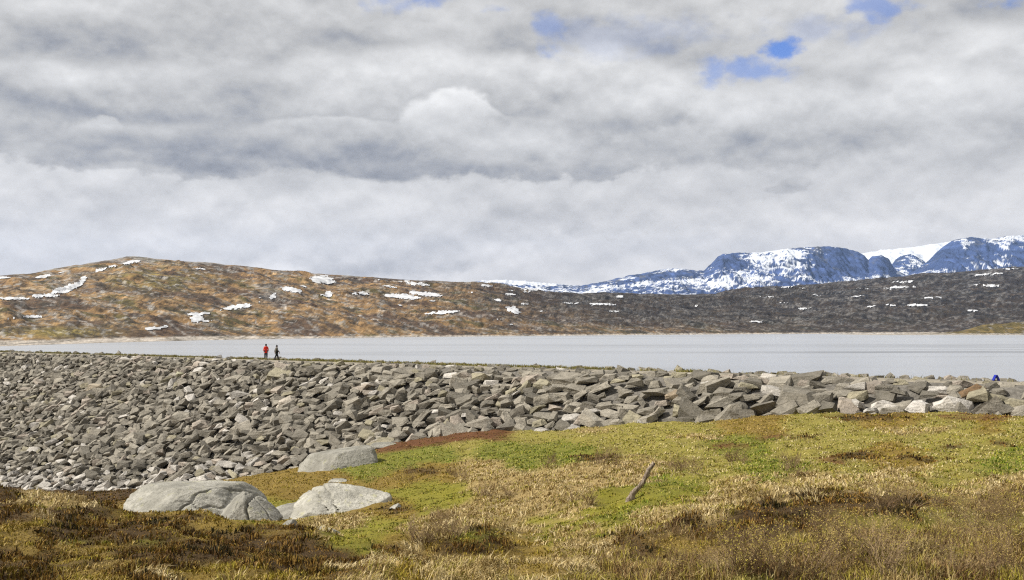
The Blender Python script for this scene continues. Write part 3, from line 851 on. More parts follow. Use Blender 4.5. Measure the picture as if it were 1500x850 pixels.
def build_dam():
    dam = link('rockfill_dam', None)
    xx, yy = dam_xy(-62.0, 0.0)
    dam.location = (xx, yy, -14.0)
    tag(dam, 'long rockfill dam of heaped grey boulders holding back the lake', 'dam')
    off = np.array(dam.location)
    # core
    prof = [(34.0, ZC - 0.75 - 34.0 / MS), (0.3, ZC - 0.75), (-0.6, ZC - 0.30), (-6.8, ZC - 0.30), (-8.0, ZC - 0.9), (-26.0, ZC - 13.0)]
    al = np.linspace(-420, 120, 271)
    vs = []
    for s, z in prof:
        X, Y = dam_xy(al, s)
        vs.append(np.stack([X, Y, z + 0 * X], -1))
    V = np.stack(vs) - off
    m, t, b = material('dam_gravel')
    n = t.noise(t.coord(), 3.0, 8, 0.7)
    t.link(t.mix(n.step(0.35, 0.65), (0.11, 0.10, 0.085), (0.20, 0.185, 0.16)), b.inputs['Base Color'])
    t.link(t.bump(n, 0.8, 0.2), b.inputs['Normal'])
    link('embankment', mesh_from('embankment', V.reshape(-1, 3), grid_faces(*V.shape[:2]), None, False), m, dam)
    # gravel track on the crest
    m2, t, b = material('crest_gravel')
    n = t.noise(t.coord(), 5.0, 7, 0.65)
    t.link(t.mix(n.step(0.35, 0.65), (0.21, 0.185, 0.14), (0.32, 0.285, 0.225)), b.inputs['Base Color'])
    ss = [(-1.3, ZC - 0.29), (-1.6, ZC - 0.2), (-4.0, ZC - 0.2), (-4.3, ZC - 0.29)]
    V = np.stack([np.stack([*dam_xy(al, s), z + 0 * al], -1) for s, z in ss]) - off
    link('crest_track', mesh_from('crest_track', V.reshape(-1, 3), grid_faces(*V.shape[:2])), m2, dam)

    variants = [stone_mesh(100 + i) for i in range(28)]
    arr = [mesh_arrays(v) for v in variants]
    slope = math.atan(1 / MS)
    e1 = Vector((DV[0], DV[1], 0)); nh = Vector((NV[0], NV[1], 0))
    e3 = (nh * math.sin(slope) + Vector((0, 0, 1)) * math.cos(slope)).normalized()
    e2 = e3.cross(e1).normalized()
    if e2.z < 0: e2 = -e2
    B = Matrix((e1, e2, e3)).transposed()
    Bflat = Matrix((e1, Vector((0, 0, 1)).cross(e1), Vector((0, 0, 1)))).transposed()

    def size_at(a):   # stones grow towards the near end
        return float(np.interp(a, [-420, -140, -90, -50, -25, 40], [1.10, 1.10, 1.18, 1.34, 1.58, 1.75]))
    rnd = random.Random(5)
    recs = []          # (loc, rot matrix, scale, variant, colour, apparent, pickable)

    def stone_colour(light):
        r = rnd.random()
        if r < light: c = np.array([0.46, 0.43, 0.385]) * rnd.uniform(0.75, 1.2)
        elif r < light + 0.07: c = np.array([0.36, 0.31, 0.255]) * rnd.uniform(0.7, 1.05)
        elif r < light + 0.12: c = np.array([0.30, 0.27, 0.19]) * rnd.uniform(0.8, 1.1)
        else: c = np.array([0.245, 0.222, 0.180]) * rnd.uniform(0.55, 1.3)
        return c

    def put(a, s, lift, size, frame, top, light, calm=1.0):
        x, y = dam_xy(a, s)
        z = (ZC - max(s, 0) / MS)
        L = size * rnd.lognormvariate(0, 0.24)
        sc = (L * 1.08, L * rnd.uniform(0.5, 0.85), L * rnd.uniform(0.30, 0.58))
        yaw = math.radians(rnd.gauss(16, 26) * calm); roll = math.radians(rnd.gauss(-16 if frame is B else 0, 22 * calm)); pit = math.radians(rnd.gauss(0, 13 * calm))
        R = frame @ (Matrix.Rotation(yaw, 3, 'Z') @ Matrix.Rotation(roll, 3, 'X') @ Matrix.Rotation(pit, 3, 'Y'))
        if rnd.random() < 0.5: R = R @ Matrix.Rotation(math.pi, 3, 'Z')
        nrm = frame.col[2]
        p = Vector((x, y, z)) + nrm * (lift * size)
        recs.append((p, R, sc, rnd.randrange(28), stone_colour(light), top))

    for layer in (0, 1):
        a = -215.0
        while a < 62.0:
            sz = size_at(a)
            s = 0.42 * sz if layer else 0.6 * sz
            k = 0
            while s < 33:
                aa = a + rnd.uniform(-0.36, 0.36) * sz + (0.5 * sz if k % 2 else 0)
                X, Y = dam_xy(aa, s)
                gz = GZ(X, Y)
                if ZC - s / MS < gz - 0.9: break
                px, _ = to_px(np.array(X), np.array(Y), np.array(ZC - s / MS))
                if -260 < px < 1760:
                    low = max(0.0, 1 - ((ZC - s / MS) - gz) / 3.0)
                    light = 0.05 + (0.95 * low if aa < -60 else 0.03 * low)
                    szl = sz * (0.82 if (low > 0.1 and aa < -75) else 1.0)
                    put(aa, s + rnd.uniform(-0.15, 0.15) * sz, -0.58 if layer == 0 else (rnd.uniform(-0.12, 0.10) if k else -0.2), szl * (0.85 if k == 0 else 1), B, layer == 1, light, (0.3, 0.6)[k] if k < 2 else 1.0)
                s += sz * 0.60 * (0.92 if layer else 1.0)
                k += 1
            a += sz * (0.86 if layer else 0.95)
    # crest row of flat-lying stones, and the smaller ones along the lake edge of the crest
    a = -215.0
    while a < 62:
        sz = size_at(a)
        for srow in ((-0.55,) if a < -62 else (-0.55, -1.25 * sz)) if a > -140 else ():
            put(a + rnd.uniform(-.3, .3) * sz, srow + rnd.uniform(-0.25, 0.25), -0.26 if srow > -0.6 else -0.28, sz * (0.72 if a < -62 else 0.8), Bflat, True, 0.06, 0.4)
        a += sz * (0.85 if a > -62 else 1.2)
    a = -215.0
    while a < 62:
        put(a, -7.2 + rnd.uniform(-0.7, 0.5), -0.32, rnd.uniform(0.55, 1.0) * (1.0 if a < -60 else 1.35), Bflat, False, 0.05)
        a += rnd.uniform(0.5, 1.3)

    # a few plain marks of the photograph: pale blocks at the foot, a rust brown slab, a tan block
    for px, py, c, sz in [(1348, 602, (0.50, 0.47, 0.43), 1.15), (1276, 603, (0.42, 0.40, 0.36), 0.8), (1392, 601, (0.40, 0.38, 0.34), 0.9), (1426, 575, (0.17, 0.11, 0.06), 1.3),
                          (986, 583, (0.27, 0.215, 0.15), 1.3), (141, 571, (0.42, 0.36, 0.27), 1.8), (265, 550, (0.38, 0.36, 0.25), 1.4), (420, 590, (0.45, 0.40, 0.33), 1.6)]:
        x, y, z = on_face(px, py)
        aa, s = dam_as(x, y)
        put(float(aa), float(s), 0.12, sz, B, True, 0)
        recs[-1] = recs[-1][:4] + (np.array(c), True)

    P = np.array([r[0][:] for r in recs])
    px, py = to_px(P[:, 0], P[:, 1], P[:, 2])
    app = np.array([r[2][0] * max(r[2][1], r[2][2]) for r in recs]) / P[:, 1] ** 2
    ok = np.array([r[5] for r in recs]) & (px > -5) & (px < 1505)
    order = np.argsort(-np.where(ok, app, -1))[:300]
    single = set(int(i) for i in order)
    VV, FF, CC = [], [], []; nv = 0
    for i, (p, R, sc, var, c, top) in enumerate(recs):
        if i in single:
            o = link('stone', variants[var], None, dam)
            o.matrix_local = Matrix.Translation(p - dam.location) @ (R @ Matrix.Diagonal(Vector(sc))).to_4x4()
            o.color = (float(c[0]), float(c[1]), float(c[2]), 1)
        else:
            v, f = arr[var]
            M = np.array(R @ Matrix.Diagonal(Vector(sc)))
            w = v @ M.T + np.array(p[:]) - off
            VV.append(w); FF.append(f + nv); CC.append(np.repeat(c[None], len(v), 0)); nv += len(v)
    me = mesh_from('stone_mass', np.concatenate(VV), np.concatenate(FF), np.concatenate(CC))
    o = link('stone_mass', me, ROCK_V, dam)
    o['kind'] = 'stuff'
    # grass along the crest
    n = 34000
    a = RNG.uniform(-215, 40, n); s = RNG.uniform(-6.9, -4.2, n)
    keep = (fbm(a / 6.0, s * 0 + 3, 3, 61) + 0.8 * np.exp(-((a + 55) / 34) ** 2) - 0.9 * sstep(a, -45, -15) > 0.02)
    keep |= (RNG.random(n) < 0.05)
    a, s = a[keep], s[keep]
    n = len(a)
    X, Y = dam_xy(a, s)
    col = np.array([(0.20, 0.185, 0.05), (0.28, 0.23, 0.09), (0.14, 0.135, 0.03)])[RNG.integers(0, 3, n)] * RNG.uniform(0.8, 1.2, (n, 1))
    me = blades('crest_grass', X - off[0], Y - off[1], np.full(n, ZC - 0.32 - off[2]), RNG.uniform(0.15, 0.42, n), np.full(n, 0.05), RNG.uniform(0, 6.28, n), RNG.uniform(0.1, 0.7, n), col)
    o = link('crest_grass', me, LEAF, dam)
    o['kind'] = 'stuff'


# ------------------------------------------------------------------ small plants
LEAF, t_, b_ = material('grass_and_heath')
t_.link(t_.attr('Col'), b_.inputs['Base Color'])
b_.inputs['Roughness'].default_value = 0.75
b_.inputs['Specular IOR Level'].default_value = 0.15


def blades(name, x, y, z, h, w, ang, lean, col, face=None):
    """each blade: a bent strip of one quad and a tip"""
    n = len(x)
    dx, dy = np.cos(ang), np.sin(ang)
    fa = RNG.uniform(0, math.pi, n) if face is None else face
    wx, wy = np.cos(fa) * w / 2, np.sin(fa) * w / 2
    V = np.empty((n, 5, 3), np.float32)
    V[:, 0] = np.stack([x - wx, y - wy, z], 1); V[:, 1] = np.stack([x + wx, y + wy, z], 1)
    mx = x + dx * lean * h * 0.35; my = y + dy * lean * h * 0.35; mz = z + h * 0.6 * np.sqrt(np.maximum(0.05, 1 - (lean * 0.5) ** 2))
    V[:, 2] = np.stack([mx + wx * 0.8, my + wy * 0.8, mz], 1); V[:, 3] = np.stack([mx - wx * 0.8, my - wy * 0.8, mz], 1)
    V[:, 4] = np.stack([x + dx * lean * h, y + dy * lean * h, z + h * np.sqrt(np.maximum(0.02, 1 - np.minimum(lean, 0.98) ** 2))], 1)
    base = (np.arange(n) * 5)[:, None]
    Fc = np.concatenate([base + np.array([0, 1, 2]), base + np.array([0, 2, 3]), base + np.array([3, 2, 4])])
    C = np.repeat(col[:, None, :], 5, 1).copy()
    return mesh_from(name, V.reshape(-1, 3), Fc, C.reshape(-1, 3))


_gx = np.linspace(-150, 150, 401); _gy = np.linspace(0, 190, 281)
_GG = ground_base(*np.meshgrid(_gx, _gy))


def GZ(X, Y):
    """coarse lookup of the ground level"""
    fx = np.clip((X - _gx[0]) / (_gx[1] - _gx[0]), 0, 399.99); fy = np.clip((Y - _gy[0]) / (_gy[1] - _gy[0]), 0, 279.99)
    i, j = int(fx), int(fy); u, v = fx - i, fy - j
    return float((_GG[j, i] * (1 - u) + _GG[j, i + 1] * u) * (1 - v) + (_GG[j + 1, i] * (1 - u) + _GG[j + 1, i + 1] * u) * v)


build_dam()

ROCKS = []     # (x, y, rx, ry): nothing grows inside


def in_rock(X, Y, pad=0.0):
    r = np.zeros(X.shape, bool)
    for bx, by, rx, ry in ROCKS: r |= (((X - bx) / (rx + pad)) ** 2 + ((Y - by) / (ry + pad)) ** 2) < 1
    return r


# ------------------------------------------------------------------ boulders
def granite():
    m, t, b = material('lichen_granite')
    co = t.coord()
    n1 = t.noise(co, 0.9, 8, 0.62); n2 = t.noise(co, 7.0, 7, 0.7); n3 = t.noise(co, 30.0, 3, 0.6)
    st = t.noise(t.scale(co, (0.5, 2.0, 3.0)), 1.3, 6, 0.6)
    c = t.mix(n1.step(0.34, 0.66), (0.21, 0.20, 0.172), (0.36, 0.345, 0.305))
    c = t.mix(n2.step(0.47, 0.66) * 0.65, c, (0.12, 0.115, 0.095))
    c = t.mix(st.step(0.54, 0.70) * 0.65, c, (0.10, 0.095, 0.08))
    c = t.mix(t.noise(co, 2.3, 7, 0.7).step(0.57, 0.66) * 0.55, c, (0.30, 0.29, 0.15))
    c = t.mix(t.noise(co, 12.0, 4, 0.6).step(0.66, 0.72) * 0.6, c, (0.60, 0.59, 0.55))
    oc = t.new('ShaderNodeObjectInfo')
    c = t.mix(1.0, c, S(t.t, oc.outputs['Color']), 'MULTIPLY')
    f = n3 * 0.4 + 0.8
    c = t.mix(1.0, c, t.comb(f, f, f), 'MULTIPLY')
    t.link(c, b.inputs['Base Color'])
    t.link(t.bump(n1 * 0.6 + n2 * 0.3 + n3 * 0.05, 1.0, 0.22), b.inputs['Normal'])
    b.inputs['Roughness'].default_value = 0.85
    return m


GRANITE = granite()


def boulder(label, px, py, Y, rx, ry, rz, rotz=0.0, cuts=(), cracks=(), seed=0, sink=0.35, sub=5, amp=0.09, power=2.6, tilt=(0, 0), group=None, name='boulder', tone=1.0):
    """whaleback rock standing where the ray through (px,py) at depth Y meets the ground"""
    a, _ = slopes(px, py)
    X = float(a) * Y
    gz = float(ground_z(np.array([X]), np.array([Y]))[0])
    bm = bmesh.new()
    bmesh.ops.create_icosphere(bm, subdivisions=sub, radius=1.0)
    co = np.array([v.co[:] for v in bm.verts])
    nrm = (np.abs(co) ** power).sum(1) ** (1 / power)
    co = co / nrm[:, None]
    k = 1 + amp * fbm(co[:, 0] * 1.6 + seed, co[:, 1] * 1.6 + co[:, 2] * 1.1, 4, 900 + seed) + 0.05 * ridged(co[:, 0] * 3 + co[:, 2], co[:, 1] * 3 - co[:, 2] + seed, 3, 930 + seed)
    co = co * k[:, None]
    for nx, ny, nz, d in cuts:                 # flat broken faces
        nn = np.array([nx, ny, nz]); nn = nn / np.linalg.norm(nn)
        e = co @ nn - d
        co = co - np.where(e > 0, e * 0.88, 0)[:, None] * nn
    for nx, ny, nz, d, w, dep in cracks:       # open cracks
        nn = np.array([nx, ny, nz]); nn = nn / np.linalg.norm(nn)
        e = co @ nn - d + 0.05 * fbm(co[:, 0] * 4, co[:, 1] * 4, 2, 950 + seed)
        co = co * (1 - dep * np.exp(-(e / w) ** 2))[:, None]
    co = co * (1 + 0.018 * fbm(co[:, 0] * 9 + seed, co[:, 1] * 9 + co[:, 2] * 6, 4, 970 + seed, 0.6))[:, None]
    co = co * np.array([rx, ry, rz])
    co = co @ np.array(Euler((tilt[0], tilt[1], rotz)).to_matrix()).T
    for v, c in zip(bm.verts, co): v.co = c
    for f in bm.faces: f.smooth = True
    me = bpy.data.meshes.new(name); bm.to_mesh(me); bm.free()
    o = link(name, me, GRANITE, None, (X, Y, gz + rz * (1 - 2 * sink) * 1.0))
    tag(o, label, 'rock', group)
    o.color = (tone, tone, tone * 0.98, 1)
    c, s = abs(math.cos(rotz)), abs(math.sin(rotz))
    ROCKS.append((X, Y, (rx * c + ry * s) * 0.80, (ry * c + rx * s) * 0.80))
    return o


boulder('huge smooth grey whaleback rock with yellow lichen, largest in the heath', 287, 752, 43.0, 3.0, 2.3, 1.22, 0.06,
        cuts=[(-0.75, -0.35, 0.6, 0.60), (0.8, -0.3, 0.5, 0.72), (-0.3, 0.1, 0.95, 0.72), (0.1, -0.85, 0.55, 0.74), (-0.9, -0.5, 0.1, 0.82)],
        cracks=[(0.75, -0.6, 0.1, 0.40, 0.012, 0.10), (0.1, -0.5, 0.9, 0.70, 0.010, 0.06)], seed=3, sink=0.34, sub=6, tilt=(0.06, 0.12), tone=1.15)
boulder('cracked grey rock with dark mossy hollow against the largest rock', 364, 776, 38.0, 1.15, 0.95, 0.80, -0.3, cuts=[(0.2, -0.9, 0.5, 0.66), (-0.7, -0.4, 0.5, 0.62), (0.5, 0.1, 0.8, 0.6)],
        cracks=[(0.3, 0.9, -0.5, 0.02, 0.03, 0.26), (0.9, 0.2, 0.3, 0.22, 0.03, 0.28), (0.6, -0.3, 0.6, 0.3, 0.015, 0.12)], seed=9, sink=0.34, sub=6, tilt=(0.1, 0.16))
boulder('pale flat slab split by two dark parallel cracks', 494, 744, 42.0, 2.1, 1.7, 0.70, -0.22, cuts=[(0.30, -0.45, 0.85, 0.44), (0.9, -0.3, 0.2, 0.8), (-0.8, -0.3, 0.5, 0.60), (0.2, -0.95, 0.1, 0.78)],
        cracks=[(0.85, 0.5, 0.0, -0.12, 0.014, 0.24), (0.85, 0.5, 0.0, -0.34, 0.014, 0.22), (0.2, 0.9, 0.0, 0.25, 0.010, 0.10)], seed=14, sink=0.44, sub=6, amp=0.07, tilt=(0.14, 0.04), tone=1.4)
boulder('low broken grey ledge beside the cracked pale slab', 436, 744, 42.4, 1.15, 1.1, 0.36, 0.2, cuts=[(0, -0.6, 0.8, 0.45), (-0.6, -0.2, 0.7, 0.5)], cracks=[(0.5, 0.8, 0, 0.1, 0.03, 0.25), (0.9, -0.3, 0, 0.2, 0.02, 0.2)], seed=21, sink=0.40, sub=5)
boulder('big sloping grey rock at the dam foot beside bright green grass', 492, 690, 70.0, 2.75, 2.2, 1.5, 0.25, cuts=[(-0.62, -0.5, 0.6, 0.48), (0.3, 0, 0.95, 0.66), (0.2, -0.9, 0.4, 0.66)], seed=27, sink=0.50, sub=5, tilt=(0.0, -0.30))
boulder('small pale rock in mossy grass below the cracked slab', 481, 788, 30.5, 0.36, 0.3, 0.24, 0.4, cuts=[(-0.5, -0.6, 0.5, 0.45), (0.5, 0, 0.8, 0.5), (0.4, -0.8, 0.2, 0.6)], tone=1.4, seed=33, sink=0.42, sub=4, amp=0.2)
boulder('small dark rock half hidden in grass by the heath mound', 424, 779, 33.5, 0.28, 0.26, 0.26, 0.1, cuts=[(0.5, -0.6, 0.5, 0.45), (-0.5, -0.3, 0.8, 0.5)], seed=38, sink=0.42, sub=4, amp=0.2)
boulder('little white stone in moss right of the cracked slab', 581, 748, 39.5, 0.24, 0.2, 0.17, 0.5, cuts=[(0.5, -0.6, 0.5, 0.45), (-0.5, 0, 0.8, 0.5)], tone=1.4, seed=41, sink=0.42, sub=4, amp=0.2)
boulder('flat pale stone lying in grass above the cracked slab', 496, 707, 56, 0.5, 0.35, 0.14, 0.1, cuts=[(0.2, -0.4, 0.8, 0.4)], tone=1.4, seed=44, sink=0.36, sub=4, amp=0.2)
boulder('white stone on the straw flat near the dam foot', 62, 742, 60, 0.58, 0.5, 0.30, 0.2, cuts=[(-0.5, -0.6, 0.5, 0.5), (0.6, -0.1, 0.7, 0.5)], tone=1.4, seed=47, sink=0.40, sub=4, amp=0.2)
boulder('pale stone tucked beside the small brown mound', 27, 764, 36, 0.5, 0.42, 0.30, 0.1, cuts=[(-0.2, -0.6, 0.7, 0.5)], tone=1.4, seed=52, sink=0.40, sub=4, amp=0.2)
boulder('brownish flat rock among red heath at the dam foot', 562, 664, 80, 1.0, 0.8, 0.30, 0.2, cuts=[(0, -0.5, 0.8, 0.5)], seed=61, sink=0.36, sub=4)


# ------------------------------------------------------------------ grass, moss and heath
def scatter(n, y0, y1):
    """points over the foreground, denser near the viewer's path"""
    r = RNG.random(n)
    Y = y0 * (y1 / y0) ** r
    X = RNG.uniform(-0.66, 0.66, n) * (Y + 5.0)
    return X, Y


def build_cover():
    N = 860000
    X, Y = scatter(N, 5.5, 118.0)
    _, s = dam_as(X, Y)
    zb = ground_base(X, Y)
    ok = (zb > ZC - np.maximum(s, 0) / MS - 0.25) & (s > 0.5) & ~in_rock(X, Y)
    px, py = to_px(X, Y, zb)
    ok &= (px > -420) & (px < 1920) & (py < 1000)
    X, Y = X[ok], Y[ok]
    Z = ground_z(X, Y)
    k = cover(X, Y, Z)
    dist = np.hypot(X, Y)
    spec = {  # height, width, lean, share kept
        'M': (0.025, 0.085, 0.8, 0.9), 'S': (0.08, 0.21, 1.1, 0.9), 'G': (0.05, 0.13, 0.9, 0.9), 'L': (0.04, 0.13, 1.0, 0.9),
        'O': (0.04, 0.12, 0.9, 0.8), 'H': (0.035, 0.15, 0.65, 1.0), 'R': (0.03, 0.09, 0.7, 0.9), 'D': (0.06, 0.20, 0.7, 1.0)}
    names = {'M': ('moss', 'short yellow green moss carpeting the wet hollows', 'moss'), 'S': ('straw_grass', 'dry straw coloured grass combed over the banks', 'grass'),
             'G': ('green_grass', 'fresh green grass below the dam', 'grass'), 'L': ('mixed_grass', 'mixed pale and green grass across the open slope', 'grass'),
             'O': ('golden_sedge', 'golden olive sedge around the rocks', 'sedge'), 'H': ('dark_heath', 'dark brown heath on the mounds', 'heath'),
             'R': ('red_heath', 'rust red heath strip along the dam foot', 'heath'), 'D': ('dry_scrub', 'dry purplish brown scrub covering the near right bank', 'scrub')}
    for i, c in enumerate(KINDS):
        h0, h1, ln, share = spec[c]
        m = (k == i) & (RNG.random(len(X)) < share)
        x, y, z, d = X[m], Y[m], Z[m], dist[m]
        n = len(x)
        if not n: continue
        # tussocks: plants are taller in clumps, and lean together
        cl = sstep(fbm(x / 0.55, y / 0.55, 2, 610 + i), -0.35, 0.55)
        h = (h0 + (h1 - h0) * cl * RNG.uniform(0.55, 1.0, n)) * (1 + 0.1 * np.clip(d / 40, 0, 1))
        wid = np.clip(0.00105 * d, 0.006, 0.065) * RNG.uniform(0.6, 1.4, n) * (1.2 if c in 'MHR' else 1.0) * (0.8 if c == 'D' else 1.0)
        ang = 6.28 * fbm(x / 1.3, y / 1.3, 2, 640) + RNG.normal(0, 0.7 if c in 'SGL' else 1.6, n)
        lean = np.clip(np.abs(RNG.normal(ln * 0.7, 0.25, n)), 0.05, 0.97)
        colr = palette(c, n, x, y)
        o = link(names[c][0], blades(names[c][0], x, y, z - 0.02, h, wid, ang, lean, colr), LEAF)
        tag(o, names[c][1], names[c][2], kind='stuff')


build_cover()


# ------------------------------------------------------------------ twiggy shrubs
TWIG, t_, b_ = material('shrub_twig')
n_ = t_.noise(t_.coord(), 6.0, 4, 0.6)
oi_ = t_.new('ShaderNodeObjectInfo')
t_.link(t_.mix(S(t_.t, oi_.outputs['Random']), (0.15, 0.095, 0.052), (0.28, 0.20, 0.11)), b_.inputs['Base Color'])
BUD, t_, b_ = material('shrub_leaf')
oi_ = t_.new('ShaderNodeObjectInfo')
t_.link(t_.mix(S(t_.t, oi_.outputs['Random']), (0.30, 0.25, 0.04), (0.36, 0.26, 0.09)), b_.inputs['Base Color'])


def shrub_meshes(seed, stems, leafy, thick=0.006):
    rnd = random.Random(seed)
    V, Fc, LV, LF = [], [], [], []

    def tube(p, q, r0, r1):
        d = (q - p).normalized()
        a = d.orthogonal().normalized(); b = d.cross(a)
        i = len(V)
        for c, r in ((p, r0), (q, r1)):
            for k in range(3):
                th = k * 2.094
                V.append(tuple(c + (a * math.cos(th) + b * math.sin(th)) * r))
        for k in range(3):
            l = (k + 1) % 3
            Fc.append((i + k, i + l, i + 3 + l)); Fc.append((i + k, i + 3 + l, i + 3 + k))

    def leaf(p):
        d = Vector((rnd.gauss(0, 1), rnd.gauss(0, 1), rnd.uniform(0, 1.2))).normalized()
        w = d.orthogonal().normalized() * 0.008
        L = rnd.uniform(0.02, 0.038)
        i = len(LV)
        LV.extend([tuple(p), tuple(p + d * L * 0.5 + w), tuple(p + d * L), tuple(p + d * L * 0.5 - w)])
        LF.extend([(i, i + 1, i + 2), (i, i + 2, i + 3)])

    def grow(p, d, L, r, lev):
        segs = 3 if lev < 2 else 2
        for k in range(segs):
            d = (d + Vector((rnd.gauss(0, 0.22), rnd.gauss(0, 0.22), rnd.gauss(0.06, 0.14)))).normalized()
            q = p + d * (L / segs)
            r2 = r * 0.78
            tube(p, q, r, r2)
            if lev < 2:
                for _ in range(rnd.choice((1, 1, 2))):
                    dd = (d + Vector((rnd.gauss(0, 0.6), rnd.gauss(0, 0.6), rnd.uniform(-0.1, 0.6)))).normalized()
                    grow(q, dd, L * rnd.uniform(0.4, 0.65), r2 * 0.72, lev + 1)
            if lev >= 1 and rnd.random() < leafy: leaf(q)
            p, r = q, r2

    for _ in range(stems):
        th = rnd.uniform(0, 6.28); rr = rnd.uniform(0, 0.16)
        d = Vector((math.cos(th) * rnd.uniform(0.1, 0.8), math.sin(th) * rnd.uniform(0.1, 0.8), 1)).normalized()
        grow(Vector((math.cos(th) * rr, math.sin(th) * rr, -0.05)), d, rnd.uniform(0.38, 0.72), thick * rnd.uniform(0.8, 1.3), 0)
    tw = mesh_from('twigs', V, Fc); tw.materials.append(TWIG)
    lv = None
    if LV:
        lv = mesh_from('leaves', LV, LF); lv.materials.append(BUD)
    return tw, lv


def build_shrubs():
    near = [shrub_meshes(1 + i, 13, 0.55) for i in range(4)]
    far = [shrub_meshes(40 + i, 9, 0.15, 0.012) for i in range(3)]
    rnd = random.Random(17)
    spots = []
    STANDS = [
        (1060, 806, 1500, 850, 26, 0.46, near, 'leafless dwarf shrub with yellow buds in the dry scrub bank', 'dwarf shrubs of the scrub bank'),
        (900, 795, 1060, 848, 7, 0.36, near, 'small budding dwarf shrub where the scrub bank meets straw grass', 'dwarf shrubs at the scrub edge'),
        (1180, 775, 1420, 800, 8, 0.42, near, 'budding dwarf shrub between the scrub bank and a mossy green gap', 'dwarf shrubs by the mossy gap'),
        (1380, 735, 1500, 790, 12, 0.55, near, 'taller budding dwarf shrub standing in pale grass above the scrub', 'dwarf shrubs in the pale grass'),
        (1290, 735, 1340, 752, 4, 0.55, near, 'budding dwarf shrub crowning the dark heath hump', 'dwarf shrubs on the heath hump'),
        (870, 668, 910, 684, 5, 0.7, far, 'bare twiggy shrub in green grass between leaning stick and dam', 'bare shrubs between stick and dam'),
        (985, 680, 1030, 696, 7, 0.7, far, 'bare twiggy shrub in straw grass close behind the leaning stick', 'bare shrubs behind the stick'),
        (1060, 672, 1090, 682, 3, 0.7, far, 'bare brown shrub on the open slope below large dam stones', 'bare shrubs of the open slope'),
        (1145, 680, 1175, 700, 4, 0.6, far, 'bare brown shrub on the open slope below large dam stones', 'bare shrubs of the open slope'),
        (650, 694, 690, 706, 5, 0.6, far, 'bare brown shrub at the rim of the yellow green moss hollow', 'bare shrubs round the moss hollow'),
        (595, 690, 615, 705, 3, 0.5, far, 'bare brown shrub at the rim of the yellow green moss hollow', 'bare shrubs round the moss hollow'),
        (690, 715, 760, 730, 7, 0.5, far, 'bare brown shrub at the rim of the yellow green moss hollow', 'bare shrubs round the moss hollow'),
        (800, 676, 825, 692, 3, 0.6, far, 'bare twiggy shrub in mixed straw and green grass', 'bare shrubs in mixed grass'),
        (830, 735, 870, 742, 3, 0.5, far, 'bare twiggy shrub on the moss near the leaning stick', 'bare shrubs on the moss'),
        (590, 775, 680, 800, 9, 0.42, far, 'low bare shrub on the straw covered gully bank', 'shrubs on the gully bank'),
        (640, 755, 690, 775, 5, 0.42, far, 'low bare shrub on the straw covered gully bank', 'shrubs on the gully bank')]
    for x0, y0, x1, y1, n, sc, pool, lab, grp in STANDS:
        for _ in range(n): spots.append((rnd.uniform(x0, x1), rnd.uniform(y0, y1), sc * rnd.uniform(0.75, 1.25), pool, lab, grp))
    for px, py, sc, pool, lab, grp in spots:
        # walk along the ray to the ground
        a, b = (float(q) for q in slopes(px, py))
        Ys = np.geomspace(5, 110, 500)
        gz = ground_z(a * Ys, Ys)
        hit = np.where(b * Ys <= gz)[0]
        if not len(hit): continue
        Y = float(Ys[hit[0]]); X = a * Y; Z = float(gz[hit[0]])
        tw, lv = rnd.choice(pool)
        o = bpy.data.objects.new('dwarf_shrub', None)
        COL.objects.link(o)
        o.location = (X, Y, Z); o.rotation_euler = (rnd.gauss(0, 0.1), rnd.gauss(0, 0.1), rnd.uniform(0, 6.28)); o.scale = (sc * 1.15, sc * 1.15, sc)
        tag(o, lab, 'shrub', grp)
        c = bpy.data.objects.new('twigs', tw); COL.objects.link(c); c.parent = o
        if lv is not None:
            c = bpy.data.objects.new('leaves', lv); COL.objects.link(c); c.parent = o


build_shrubs()


